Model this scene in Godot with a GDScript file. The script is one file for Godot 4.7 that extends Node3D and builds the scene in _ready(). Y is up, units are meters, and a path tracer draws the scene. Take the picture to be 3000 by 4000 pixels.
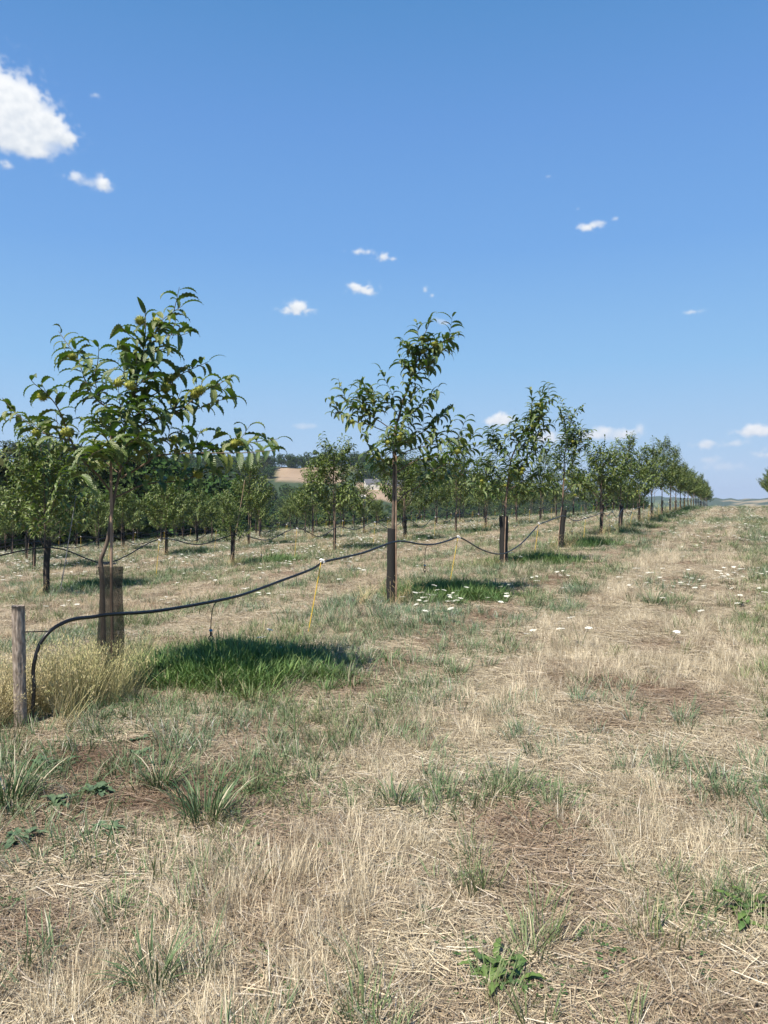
extends Node3D
# A young chestnut orchard on a dry summer hillside. Metres; the camera looks along -z.
# u runs along the planted rows, w across them to the left of the camera.

const SN := 0.41495
const CS := 0.90984
const ORDER := ["first", "second", "third", "fourth", "fifth", "sixth", "seventh", "eighth", "ninth", "tenth", "eleventh", "twelfth", "thirteenth", "fourteenth", "fifteenth", "sixteenth", "seventeenth", "eighteenth", "nineteenth", "twentieth", "twenty-first", "twenty-second", "twenty-third", "twenty-fourth", "twenty-fifth", "twenty-sixth"]
const ROWS := ["front", "second", "third", "fourth", "fifth", "sixth", "seventh", "eighth"]

var rng := RandomNumberGenerator.new()
var na := FastNoiseLite.new()
var nb := FastNoiseLite.new()
var nc := FastNoiseLite.new()
var M := {}
var names := {}

# ---------------------------------------------------------------- helpers
class MB:
	var v := PackedVector3Array()
	var c := PackedColorArray()
	var uv := PackedVector2Array()
	var n := PackedVector3Array()
	var i := PackedInt32Array()
	func mesh(mat: Material) -> ArrayMesh:
		if n.size() == v.size():           # front faces run clockwise, as seen from where the normals point
			for k in range(0, i.size(), 3):
				var p := v[i[k]]
				if (v[i[k + 2]] - p).cross(v[i[k + 1]] - p).dot(n[i[k]] + n[i[k + 1]] + n[i[k + 2]]) < 0.0:
					var q := i[k + 1]
					i[k + 1] = i[k + 2]
					i[k + 2] = q
		var a := []
		a.resize(Mesh.ARRAY_MAX)
		a[Mesh.ARRAY_VERTEX] = v
		if n.size() == v.size():
			a[Mesh.ARRAY_NORMAL] = n
		if c.size() == v.size():
			a[Mesh.ARRAY_COLOR] = c
		if uv.size() == v.size():
			a[Mesh.ARRAY_TEX_UV] = uv
		a[Mesh.ARRAY_INDEX] = i
		var m := ArrayMesh.new()
		m.add_surface_from_arrays(Mesh.PRIMITIVE_TRIANGLES, a)
		m.surface_set_material(0, mat)
		return m
	func quad(a: int, b: int, d: int, e: int) -> void:
		i.append_array(PackedInt32Array([a, b, d, a, d, e]))

func rf(a: float, b: float) -> float:
	return rng.randf_range(a, b)

func numbered(called: String) -> String:
	var k: int = names.get(called, 0)
	names[called] = k + 1
	return called if k == 0 else "%s_%03d" % [called, k]

func thing(called: String, label: String, category: String, at := Vector3.ZERO, group := "", turn := 0.0) -> Node3D:
	var o := Node3D.new()
	o.name = numbered(called)
	add_child(o)
	o.position = at
	o.rotation.y = turn
	tag(o, label, category, group)
	return o

func tag(o: Node, label: String, category: String, group := "") -> void:
	o.set_meta("label", label)
	o.set_meta("category", category)
	if group != "":
		o.set_meta("group", group)

func part(called: String, mesh: Mesh, parent: Node, at := Transform3D.IDENTITY) -> MeshInstance3D:
	var o := MeshInstance3D.new()
	o.name = called
	o.mesh = mesh
	o.transform = at
	parent.add_child(o, true)
	return o

func mat(col: Color, rough := 0.8, vertex := false) -> StandardMaterial3D:
	var m := StandardMaterial3D.new()
	m.albedo_color = col.linear_to_srgb()
	m.roughness = rough
	m.vertex_color_use_as_albedo = vertex
	m.cull_mode = BaseMaterial3D.CULL_DISABLED
	return m

func vecs(a: Array) -> PackedVector3Array:
	var out := PackedVector3Array()
	for k in a.size() / 3:
		out.append(Vector3(a[3 * k], a[3 * k + 1], a[3 * k + 2]))
	return out

func tube(mb: MB, p: PackedVector3Array, r: PackedFloat32Array, sides: int, cap := true) -> void:
	var start := mb.v.size()
	var side := Vector3.RIGHT
	for k in p.size():
		var t := (p[mini(k + 1, p.size() - 1)] - p[maxi(k - 1, 0)]).normalized()
		if absf(t.dot(side)) > 0.95:
			side = Vector3.FORWARD
		side = (side - t * side.dot(t)).normalized()
		var up := t.cross(side)
		for s in sides:
			var a := TAU * s / sides
			var d := side * cos(a) + up * sin(a)
			mb.v.append(p[k] + d * r[k])
			mb.n.append(d)
	for k in p.size() - 1:
		for s in sides:
			var a := start + k * sides + s
			var b := start + k * sides + (s + 1) % sides
			mb.quad(a, b, b + sides, a + sides)
	if cap:
		for e: int in [0, p.size() - 1]:
			var t := mb.v.size()
			mb.v.append(p[e])
			mb.n.append((p[e] - p[1 if e == 0 else e - 1]).normalized())
			for s in sides:
				mb.i.append_array(PackedInt32Array([t, start + e * sides + s, start + e * sides + (s + 1) % sides]))

func taper(n: int, a: float, b: float, power := 1.0) -> PackedFloat32Array:
	var r := PackedFloat32Array()
	for k in n:
		r.append(lerpf(a, b, pow(float(k) / maxi(1, n - 1), power)))
	return r

func smooth(p: PackedVector3Array, per: int) -> PackedVector3Array:
	var out := PackedVector3Array()
	for k in p.size() - 1:
		var a := p[maxi(k - 1, 0)]
		var d := p[mini(k + 2, p.size() - 1)]
		for j in per:
			out.append(p[k].cubic_interpolate(p[k + 1], a, d, float(j) / per))
	out.append(p[-1])
	return out

func box(mb: MB, lo: Vector3, hi: Vector3) -> void:
	var f := [[0, 1, 3, 2, Vector3.FORWARD], [4, 6, 7, 5, Vector3.BACK], [0, 2, 6, 4, Vector3.LEFT], [1, 5, 7, 3, Vector3.RIGHT], [2, 3, 7, 6, Vector3.UP], [0, 4, 5, 1, Vector3.DOWN]]
	for q: Array in f:
		var s := mb.v.size()
		for k in 4:
			var b: int = q[k]
			mb.v.append(Vector3(hi.x if b & 1 else lo.x, hi.y if b & 2 else lo.y, hi.z if b & 4 else lo.z))
			mb.n.append(q[4])
		mb.quad(s, s + 1, s + 2, s + 3)

# ---------------------------------------------------------------- land
func crest_at(px: float) -> Vector2:   # (rise over the eye in pixels of a 3000-wide view, distance) of the hill across the valley
	var xs := [-3000.0, -300.0, 200.0, 600.0, 1000.0, 1400.0, 1700.0, 1850.0, 2000.0, 2200.0, 2500.0, 6000.0]
	var es := [120.0, 146.0, 150.0, 128.0, 143.0, 142.0, 118.0, 85.0, 50.0, 20.0, -40.0, -40.0]
	var rs := [500.0, 450.0, 470.0, 600.0, 720.0, 730.0, 740.0, 760.0, 800.0, 850.0, 900.0, 900.0]
	for k in xs.size() - 1:
		if px < xs[k + 1]:
			var t := clampf((px - xs[k]) / (xs[k + 1] - xs[k]), 0, 1)
			t = t * t * (3 - 2 * t)
			return Vector2(lerpf(es[k], es[k + 1], t), lerpf(rs[k], rs[k + 1], t))
	return Vector2(-40, 900)

func land(x: float, z: float) -> float:      # z = metres in front of the camera
	var u := x * SN + z * CS
	var w := -x * CS + z * SN
	var r := sqrt(x * x + z * z)
	var s := maxf(0.0, w - 4.0)
	var y := 0.02 + 0.0125 * u - 0.05 * s - 0.0002 * s * s
	if w > 48.0:
		y -= 0.004 * (w - 48.0) * (w - 48.0)
	if u > 70.0:
		y -= 0.00027 * (u - 70.0) * (u - 70.0)
	if r < 70.0:
		y += 0.02 * na.get_noise_2d(x * 9.0, z * 9.0) + 0.045 * na.get_noise_2d(x * 2.2 + 50.0, z * 2.2)
	if r > 95.0:
		var px := 1500.0 + 3004.0 * x / maxf(z, 1.0) if z > 0.2 * absf(x) else 9000.0 * signf(x)
		var e := crest_at(px)
		var top := e.x * e.y / 3004.0 + 1.55
		var t := clampf((r - 220.0) / (e.y - 220.0), 0, 1)
		var far := lerpf(-22.0, top, t * t)
		if r > e.y:
			far -= minf(60.0, (r - e.y) * 0.05)
		if r > 1400.0:
			var g := smoothstep(1400.0, 3000.0, r)
			var ridge := (60.0 + 62.0 * smoothstep(1900.0, 500.0, px) - 45.0 * smoothstep(1700.0, 2900.0, px) + 9.0 * nb.get_noise_1d(px * 0.9)) * 3000.0 / 3004.0
			far = lerpf(far, ridge, g)
		far += nb.get_noise_2d(x * 0.35, z * 0.35) * minf(6.0, r * 0.006)
		var brow := 85.0 * smoothstep(2000.0, 2500.0, px)      # the orchard runs on over the brow at the right
		y = lerpf(maxf(y, -24.0), far, smoothstep(95.0 + brow, 190.0 + brow, r))
	return y

func spot(u: float, w: float) -> Vector3:
	var x := u * SN - w * CS
	var z := u * CS + w * SN
	return Vector3(x, land(x, z), -z)

func on_land(x: float, z: float) -> Vector3:
	return Vector3(x, land(x, z), -z)

func is_field(x: float, z: float) -> bool:
	var r := sqrt(x * x + z * z)
	if z < 100.0:
		return false
	var px := 1500.0 + 3004.0 * x / z + 25.0 * nb.get_noise_2d(x * 0.6, z * 0.6)
	if px > 1080.0 and px < 1335.0 and r > 640.0 and r < 716.0:
		return true
	if px > 1390.0 and px < 1600.0 and r > 560.0:
		return r < 650.0
	if px > -160.0 and px < 60.0 and r > 405.0 and r < 470.0:
		return true
	return false

# fields of what grows where, on a 10 cm grid
const GW := 1300
const GH := 1100
var lush := PackedFloat32Array()
var fields := {}

func stamp(name_: String, x: float, z: float, r: float, s: float) -> void:
	var f: PackedFloat32Array = fields[name_]
	var k := int(ceil(r * 2.2 / 0.1))
	var ci := int((x + 60.0) / 0.1)
	var cj := int(z / 0.1)
	for j in range(maxi(0, cj - k), mini(GH, cj + k + 1)):
		for i in range(maxi(0, ci - k), mini(GW, ci + k + 1)):
			var dx := i * 0.1 - 60.0 - x
			var dz := j * 0.1 - z
			var g := s * exp(-(dx * dx + dz * dz) / (r * r))
			f[j * GW + i] = maxf(f[j * GW + i], g)
	fields[name_] = f

func grown(name_: String, x: float, z: float) -> float:
	var i := int((x + 60.0) / 0.1)
	var j := int(z / 0.1)
	if i < 0 or j < 0 or i >= GW or j >= GH:
		return 0.0
	return fields[name_][j * GW + i]

func strips(x: float, z: float) -> Vector3:     # mown and driven lengthwise: (pale standing straw, trodden brown, green) across an alley
	var w := -x * CS + z * SN + 0.3 * na.get_noise_2d(x * 5.0, z * 5.0 + 70.0)
	var v := fposmod(w + 3.6, 8.0) - 3.6
	var pale := 0.75 * bump(v, 1.6, 0.4) + 0.55 * bump(v, 0.15, 0.35) + 0.4 * bump(v, -1.8, 0.5)
	var brown := 0.7 * bump(v, 2.75, 0.42) + 0.55 * bump(v, 0.85, 0.28) + 0.3 * bump(v, -2.6, 0.4)
	var green := 0.45 * bump(v, -0.7, 0.4) + 0.35 * bump(v, 4.4, 1.0) + 0.35 * bump(v, -3.6, 1.0) + 0.3 * bump(v, 2.15, 0.25)
	return Vector3(pale, brown, green)

func bump(v: float, at: float, wide: float) -> float:
	return exp(-(v - at) * (v - at) / (wide * wide))

func greenness(x: float, z: float) -> float:
	var n := 0.6 * na.get_noise_2d(x * 4.0, z * 4.0) + 0.5 * nb.get_noise_2d(x * 22.0, z * 22.0)
	var b := strips(x, z)
	return clampf(smoothstep(-0.3, 0.4, n + 0.6 * b.z - 0.4 * b.x) * 0.8 + 0.22 * smoothstep(8.0, 3.0, z) + 0.5 * b.z - 0.35 * b.y - 0.3 * b.x + grown("green", x, z) - 0.6 * grown("bare", x, z) - 0.35 * grown("straw", x, z), 0, 1)

func strawness(x: float, z: float) -> float:
	var n := 0.7 * nb.get_noise_2d(x * 5.0 + 90.0, z * 5.0) + 0.4 * na.get_noise_2d(x * 30.0, z * 30.0)
	var b := strips(x, z)
	return clampf(smoothstep(-0.15, 0.4, n) * 0.7 + 0.5 * b.x - 0.55 * b.y + 0.8 * grown("straw", x, z) - 0.9 * grown("bare", x, z), 0, 1)

# ---------------------------------------------------------------- build
func _ready() -> void:
	rng.seed = 11
	na.seed = 3
	na.frequency = 0.1
	nb.seed = 8
	nb.frequency = 0.05
	nb.fractal_octaves = 4
	nc.seed = 21
	nc.frequency = 1.0
	nc.fractal_octaves = 5
	setup_view()
	materials()
	orchard_plan()
	build_ground()
	build_hills()
	build_trees()
	build_irrigation()
	build_post()
	build_grass()
	build_weeds()
	build_flowers()

func setup_view() -> void:
	var cam := Camera3D.new()
	cam.name = "camera"
	cam.position = Vector3(0, 1.55, 0)
	cam.rotation.x = -atan(35.0 / 3004.0)
	cam.fov = 67.3
	cam.near = 0.05
	cam.far = 9000.0
	add_child(cam)
	cam.current = true
	var e := Environment.new()
	e.tonemap_mode = Environment.TONE_MAPPER_LINEAR
	e.tonemap_exposure = 1.55
	e.background_mode = Environment.BG_SKY
	e.sdfgi_enabled = true
	e.ssao_enabled = true
	e.ssil_enabled = true
	e.fog_enabled = true
	e.fog_density = 0.0001
	e.fog_light_color = Color(0.80, 0.88, 1.0)
	var sky := Sky.new()
	var sm := PanoramaSkyMaterial.new()
	sm.panorama = ImageTexture.create_from_image(sky_image())
	sky.sky_material = sm
	e.sky = sky
	var we := WorldEnvironment.new()
	we.name = "environment"
	we.environment = e
	add_child(we)
	var sun := DirectionalLight3D.new()
	sun.name = "sun"
	sun.light_energy = 1.6
	sun.light_color = Color(1.0, 0.955, 0.88)
	sun.light_angular_distance = 0.53
	sun.shadow_enabled = true
	var el := deg_to_rad(57.0)
	add_child(sun)
	sun.look_at_from_position(Vector3.ZERO, Vector3(0.616 * cos(el), -sin(el), -0.788 * cos(el)))

func sky_image() -> Image:
	var w := 4096
	var h := 2048
	var img := Image.create_empty(w, h, false, Image.FORMAT_RGBF)
	var els := [0.0, 1.5, 4.0, 10.0, 18.0, 26.0, 33.0, 50.0, 90.0]
	var cols := [Color(0.56, 0.69, 0.88), Color(0.52, 0.67, 0.875), Color(0.44, 0.635, 0.875), Color(0.295, 0.55, 0.87), Color(0.19, 0.415, 0.81), Color(0.145, 0.34, 0.73), Color(0.10, 0.285, 0.62), Color(0.06, 0.2, 0.5), Color(0.045, 0.16, 0.44)]
	for j in h:
		var el := 90.0 - (j + 0.5) * 180.0 / h
		var c := Color(0.2, 0.18, 0.13)
		if el > 0.0:
			for k in els.size() - 1:
				if el <= els[k + 1]:
					c = cols[k].lerp(cols[k + 1], (el - els[k]) / (els[k + 1] - els[k]))
					break
		img.fill_rect(Rect2i(0, j, w, 1), c / 1.55)
	var puffs := []
	for p: Array in CLOUDS:
		puffs.append(p)
	var r := RandomNumberGenerator.new()
	r.seed = 5
	for k in 46:                 # the same fair-weather puffs all round, outside the frame too
		var az := r.randf_range(32.0, 328.0)
		var el := 4.0 + 22.0 * pow(r.randf(), 1.5)
		var s := r.randf_range(0.5, 1.6)
		for q in r.randi_range(1, 3):
			puffs.append([az + r.randf_range(-1.2, 1.2) * s, el + r.randf_range(-0.2, 0.4) * s, 1.1 * s, 0.45 * s, r.randf_range(0.4, 0.9)])
	var f := 1.0 / (360.0 / w)
	var done := {}
	for a in puffs.size():
		var p: Array = puffs[a]
		var x0 := int((p[0] - p[2] * 2.2) * f)
		var x1 := int((p[0] + p[2] * 2.2) * f)
		var y0 := int((90.0 - p[1] - p[3] * 2.2) * f)
		var y1 := int((90.0 - p[1] + p[3] * 2.2) * f)
		for j in range(y0, y1 + 1):
			for i in range(x0, x1 + 1):
				var ii := posmod(i, w)
				var key := j * w + ii
				if done.has(key):
					continue
				done[key] = true
				var az := (i + 0.5) / f
				var el := 90.0 - (j + 0.5) / f
				if el < 0.8:
					continue
				var d := 0.0
				var top := 0.0
				var strength := 0.0
				for q: Array in puffs:
					var dx: float = (az - q[0]) / q[2]
					if absf(dx) > 2.2:
						continue
					var dy: float = (el - q[1]) / q[3]
					if absf(dy) > 2.2:
						continue
					if dy < 0.0:
						dy *= 1.25
					var g: float = exp(-(dx * dx + dy * dy))
					d += g
					top += g * dy
					strength = maxf(strength, g * q[4] * 1.6)
				var n := nc.get_noise_2d(az * 1.0, el * 1.4)
				var n2 := nc.get_noise_2d(az * 3.4 + 40.0, el * 4.4)
				var body := d + 0.8 * n + 0.25 * n2
				var al := smoothstep(0.30, 1.0, body) * clampf(strength, 0, 1)
				if al <= 0.003:
					continue
				var lit := clampf(0.62 + 0.5 * top / maxf(d, 0.05) + 0.12 * n2 + 0.5 * n, 0, 1)
				var c := Color(0.66, 0.73, 0.82).lerp(Color(0.98, 1.0, 1.02), lit)
				if el < 8.0:
					c = c.lerp(Color(0.78, 0.78, 0.88), 0.5 - el / 16.0)
				img.set_pixel(ii, j, img.get_pixel(ii, j).lerp(c / 1.55, al))
	return img

# ---------------------------------------------------------------- materials
func noise_tex(size: int, freq: float, a: Color, b: Color, seed_: int, oct := 4) -> NoiseTexture2D:
	var n := FastNoiseLite.new()
	n.seed = seed_
	n.frequency = freq
	n.fractal_octaves = oct
	var g := Gradient.new()
	g.set_color(0, a)
	g.set_color(1, b)
	var t := NoiseTexture2D.new()
	t.width = size
	t.height = size
	t.seamless = true
	t.noise = n
	t.color_ramp = g
	return t

func materials() -> void:
	# litter: straws lying every way over crumbly soil, as a brightness round 0.8
	var n := 1024
	var img := Image.create_empty(n, n, false, Image.FORMAT_RGB8)
	var base := FastNoiseLite.new()
	base.seed = 4
	base.frequency = 0.035
	base.fractal_octaves = 5
	var nz := base.get_seamless_image(n, n)
	for j in n:
		for i in n:
			var v := 0.42 + 0.36 * nz.get_pixel(i, j).r
			img.set_pixel(i, j, Color(v, v * 0.98, v * 0.95))
	for k in 8000:
		var x := rf(0, n)
		var y := rf(0, n)
		var a := rf(0, PI)
		var v := rf(0.5, 1.0)
		var c := Color(v, v * rf(0.94, 0.99), v * rf(0.84, 0.94))
		var bend := rf(-0.01, 0.01)
		for s in rng.randi_range(25, 85):
			img.set_pixel(posmod(int(x), n), posmod(int(y), n), c)
			if v > 0.7:
				img.set_pixel(posmod(int(x) + 1, n), posmod(int(y), n), c * 0.95)
			x += cos(a)
			y += sin(a)
			a += bend
	var litter := ImageTexture.create_from_image(img)
	var g := mat(Color(1, 1, 1), 0.95, true)
	g.albedo_texture = litter
	g.uv1_triplanar = true
	g.uv1_world_triplanar = true
	g.uv1_scale = Vector3(0.8, 0.8, 0.8)
	g.heightmap_enabled = true
	g.heightmap_texture = litter
	g.heightmap_scale = 0.8
	M.ground = g
	M.hills = mat(Color(1, 1, 1), 0.95, true)
	# chestnut leaf: paler midrib and side veins, slightly puckered between
	var lw := 160
	var lh := 64
	var li := Image.create_empty(lw, lh, false, Image.FORMAT_RGB8)
	var hi := Image.create_empty(lw, lh, false, Image.FORMAT_RGB8)
	for j in lh:
		for i in lw:
			var v := absf(j + 0.5 - lh / 2.0) / (lh / 2.0)
			var t := fposmod(float(i) / lw * 15.0 - v * 1.5, 1.0)
			var vein := smoothstep(0.16, 0.0, minf(t, 1.0 - t))
			var rib := smoothstep(0.09, 0.02, v)
			var pale := maxf(0.55 * vein, rib)
			var mott := 0.06 * nc.get_noise_2d(i * 0.05, j * 0.05)
			li.set_pixel(i, j, Color(0.80 + mott, 0.82 + mott, 0.76).lerp(Color(1.0, 1.0, 0.86), pale))
			var hh := sin(t * PI) * 0.8 * (1.0 - rib)
			hi.set_pixel(i, j, Color(hh, hh, hh))
	hi.bump_map_to_normal_map(3.0)
	var leaf := mat(Color(1, 1, 1), 0.48, true)
	leaf.albedo_texture = ImageTexture.create_from_image(li)
	leaf.normal_enabled = true
	leaf.normal_texture = ImageTexture.create_from_image(hi)
	leaf.normal_scale = 0.8
	leaf.metallic_specular = 0.95
	leaf.backlight_enabled = true
	leaf.backlight = Color(0.62, 0.74, 0.2)
	M.leaf = leaf
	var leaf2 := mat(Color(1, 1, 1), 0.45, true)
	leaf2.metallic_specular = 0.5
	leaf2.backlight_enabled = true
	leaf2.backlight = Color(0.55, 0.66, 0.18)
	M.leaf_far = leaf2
	var bark := mat(Color(1, 1, 1), 0.85)
	bark.albedo_texture = noise_tex(256, 0.02, Color(0.26, 0.225, 0.20), Color(0.50, 0.44, 0.39), 6)
	bark.uv1_triplanar = true
	bark.uv1_scale = Vector3(5, 1.6, 5)
	bark.heightmap_enabled = true
	bark.heightmap_texture = bark.albedo_texture
	bark.heightmap_scale = 0.6
	M.bark = bark
	var twig := mat(Color(0.125, 0.088, 0.06), 0.7)
	M.twig = twig
	M.burr = mat(Color(1, 1, 1), 0.7, true)
	var net := mat(Color(0.006, 0.006, 0.0055), 0.8)
	net.transparency = BaseMaterial3D.TRANSPARENCY_ALPHA
	net.albedo_color.a = 0.6
	M.net = net
	var net2 := mat(Color(0.016, 0.015, 0.014), 0.75)
	M.net_dark = net2
	var stake := mat(Color(1, 1, 1), 0.8)
	stake.albedo_texture = noise_tex(256, 0.03, Color(0.42, 0.34, 0.28), Color(0.72, 0.62, 0.54), 9)
	stake.uv1_triplanar = true
	stake.uv1_scale = Vector3(8, 0.8, 8)
	M.stake = stake
	M.steel = mat(Color(0.2, 0.21, 0.22), 0.45)
	M.hose = mat(Color(0.008, 0.008, 0.009), 0.36)
	M.yellow = mat(Color(0.74, 0.5, 0.06), 0.5)
	M.clip = mat(Color(0.8, 0.8, 0.8), 0.4)
	M.blue = mat(Color(0.02, 0.25, 0.42), 0.4)
	var old := mat(Color(1, 1, 1), 0.9)
	old.albedo_texture = noise_tex(512, 0.018, Color(0.33, 0.29, 0.26), Color(0.76, 0.71, 0.66), 12, 5)
	old.uv1_triplanar = true
	old.uv1_scale = Vector3(6, 1.2, 6)
	old.heightmap_enabled = true
	old.heightmap_texture = old.albedo_texture
	old.heightmap_scale = 1.0
	M.old_wood = old
	var grass := mat(Color(1, 1, 1), 0.6, true)
	grass.backlight_enabled = true
	grass.backlight = Color(0.45, 0.45, 0.25)
	M.grass = grass
	M.straw = mat(Color(1, 1, 1), 0.7, true)
	M.petal = mat(Color(1, 1, 1), 0.7, true)
	M.wood_leaf = mat(Color(1, 1, 1), 0.65, true)
	M.wood_leaf.metallic_specular = 0.25
	M.wood_leaf.backlight_enabled = true
	M.wood_leaf.backlight = Color(0.25, 0.3, 0.1)
	var wall := mat(Color(1, 1, 1), 0.9)
	wall.albedo_texture = noise_tex(256, 0.03, Color(0.62, 0.54, 0.45), Color(0.82, 0.76, 0.68), 15)
	wall.uv1_triplanar = true
	wall.uv1_scale = Vector3(0.4, 0.4, 0.4)
	M.stone_wall = wall
	M.white_wall = mat(Color(0.72, 0.69, 0.63), 0.85)
	M.slate = mat(Color(0.10, 0.105, 0.12), 0.6)
	M.tile = mat(Color(0.38, 0.12, 0.07), 0.8)
	M.dark = mat(Color(0.03, 0.03, 0.035), 0.3)

# ---------------------------------------------------------------- orchard plan
var trees := []      # {row, k, u, w, at}
func orchard_plan() -> void:
	for n in ["green", "bare", "straw", "lush"]:
		var f := PackedFloat32Array()
		f.resize(GW * GH)
		fields[n] = f
	var front := [4.49, 9.91, 15.7, 21.48, 28.47, 33.64, 40.92, 47.13, 54.03, 61.12, 67.2, 73.1, 79.3, 85.2, 91.5, 97.4, 103.5, 109.4, 115.6, 121.5, 127.8, 133.6, 139.7, 145.8]
	for k in front.size():
		trees.append({"row": 0, "k": k, "u": front[k], "w": 4.4})
	var first := [0.0, 11.07, 17.67, 24.27, 30.2, 36.3, 42.3, 48.5]
	for row in range(1, 8):
		var u: float = first[row]
		var k := 0
		while u < (117.0 if row == 1 else 99.0 - row * 1.0):
			trees.append({"row": row, "k": k, "u": u + (rf(-0.25, 0.25) if k else 0.0), "w": 4.4 + 8.0 * row + rf(-0.15, 0.15)})
			u += 6.02
			k += 1
	for t: Dictionary in trees:
		t.at = spot(t.u, t.w)
		var e := spot(t.u + 1.35, t.w - 0.1)
		if t.row == 0 and t.k < 4:
			var p: Array = EMITTERS[t.k]
			e = on_land(p[2], -p[4])
		t.wet = e
		if t.u < 85.0:
			t.wet = e + Vector3(0.38 if t.row == 0 else 0.1, 0, 0.05)
			if t.row == 0 and t.k == 0:
				t.wet = e + Vector3(0.16, 0, 0.36)
			stamp("lush", t.wet.x, -t.wet.z, 0.78 if t.k == 0 and t.row == 0 else rf(0.75, 1.0), 1.0 if t.row == 0 else rf(0.7, 1.0))
			stamp("green", e.x, -e.z, 1.6, 0.6)
	for p: Array in GREEN:
		stamp("green", p[0], p[1], p[2], p[3])
	for p: Array in BARE:
		stamp("bare", p[0], p[1], p[2], p[3])
	for p: Array in STRAW:
		stamp("straw", p[0], p[1], p[2], p[3])

# ---------------------------------------------------------------- ground
func ground_color(x: float, z: float) -> Color:
	var r := sqrt(x * x + z * z)
	if r < 150.0 or (r < 215.0 and x > 0.3 * z and z > 0.0):
		var c := Color(0.25, 0.19, 0.135)
		c = c.lerp(Color(0.39, 0.32, 0.215), strawness(x, z))
		c = c.lerp(Color(0.25, 0.165, 0.105), 0.6 * strips(x, z).y)
		c = c.lerp(Color(0.13, 0.15, 0.075), 0.7 * greenness(x, z))
		c = c.lerp(Color(0.04, 0.075, 0.022), 0.9 * grown("lush", x, z))
		c = c.lerp(Color(0.30, 0.215, 0.14).lerp(Color(0.46, 0.345, 0.225), smoothstep(-1.45, -1.9, x)), 0.9 * grown("bare", x, z) * (0.5 + 0.5 * na.get_noise_2d(x * 12.0, z * 12.0)))
		return c * (1.0 + 0.25 * na.get_noise_2d(x * 25.0, z * 25.0))
	if is_field(x, z):
		return Color(0.30, 0.225, 0.155) * (1.0 + 0.3 * nb.get_noise_2d(x, z * 3.0))
	var n := nb.get_noise_2d(x * 0.09, z * 0.09)
	var woods := Color(0.035, 0.055, 0.02)
	if r > 1500.0:
		var q := nb.get_noise_2d(x * 0.05 + 300.0, z * 0.03)
		if q > 0.26:
			return Color(0.30, 0.24, 0.14)
		if q < -0.22:
			return Color(0.12, 0.15, 0.05)
		return woods
	return woods.lerp(Color(0.09, 0.10, 0.04), smoothstep(0.1, 0.3, n))

func build_ground() -> void:
	var angles := PackedFloat32Array()
	var a := -68.0
	while a < 68.0:
		angles.append(deg_to_rad(a))
		a += 0.45
	while a < 291.0:
		angles.append(deg_to_rad(a))
		a += 4.0
	var na_ := angles.size()
	var radii := PackedFloat32Array()
	var r := 0.5
	while r < 6500.0:
		radii.append(r)
		r *= 1.026
	var cut := 0
	while radii[cut] < 170.0:
		cut += 1
	for span in [[0, cut, "ground", M.ground], [cut, radii.size() - 1, "hills", M.hills]]:
		var mb := MB.new()
		for k in range(span[0], span[1] + 1):
			for q in na_:
				var x := radii[k] * sin(angles[q])
				var z := radii[k] * cos(angles[q])
				var y := land(x, z)
				mb.v.append(Vector3(x, y, -z))
				mb.c.append(ground_color(x, z))
				var d := radii[k] * 0.012
				mb.n.append(Vector3(land(x - d, z) - land(x + d, z), 2.0 * d, land(x, z + d) - land(x, z - d)).normalized())
		for k in range(0, span[1] - span[0]):
			for q in na_:
				var b := k * na_ + q
				var c := k * na_ + (q + 1) % na_
				mb.quad(b, c, c + na_, b + na_)
		if span[0] == 0:
			var t := mb.v.size()
			mb.v.append(on_land(0, 0))
			mb.c.append(ground_color(0, 0))
			mb.n.append(Vector3.UP)
			for q in na_:
				mb.i.append_array(PackedInt32Array([t, q, (q + 1) % na_]))
		var o := part(span[2], mb.mesh(span[3]), self)
		o.set_meta("kind", "structure")

# ---------------------------------------------------------------- the far side of the valley
func wood_crown(seed_: int, clumps: int, conifer := false) -> ArrayMesh:
	var r := RandomNumberGenerator.new()
	r.seed = seed_
	var mb := MB.new()
	var lobes := []
	for k in 11:
		var y := r.randf_range(0.25, 0.88)
		var wide := 0.36 * sin(PI * clampf(y, 0.15, 0.97)) + 0.06
		if conifer:
			wide = 0.26 * (1.0 - y)
		var a := r.randf() * TAU
		lobes.append([Vector3(cos(a) * wide * 0.6, y, sin(a) * wide * 0.6), (0.13 + 0.07 * r.randf()) * (0.55 if conifer else 1.0)])
	lobes.append([Vector3(0, 0.5, 0), 0.26 if not conifer else 0.13])
	for k in clumps:
		var l: Array = lobes[r.randi() % lobes.size()]
		var d := Vector3(r.randfn(), r.randfn(), r.randfn()).normalized()
		var p: Vector3 = l[0] + d * l[1] * r.randf_range(0.72, 1.06)
		var nrm := (d + Vector3(r.randfn(), r.randfn(), r.randfn()) * 0.45).normalized()
		var s := r.randf_range(0.016, 0.034)
		var x := nrm.cross(Vector3(r.randfn(), r.randfn(), r.randfn())).normalized() * s
		var y := nrm.cross(x).normalized() * s * r.randf_range(0.5, 1.0)
		var b := mb.v.size()
		var tone := r.randf_range(0.65, 1.35)
		for c: Vector3 in [-x - y * 0.6, x * 0.2 - y, x + y * 0.3, -x * 0.3 + y]:
			mb.v.append(p + c + nrm * r.randf_range(-0.3, 0.3) * s)
			mb.c.append(Color(0.047 * tone, 0.082 * tone, 0.022 * tone))
		mb.quad(b, b + 1, b + 2, b + 3)
	return mb.mesh(M.wood_leaf)

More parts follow.
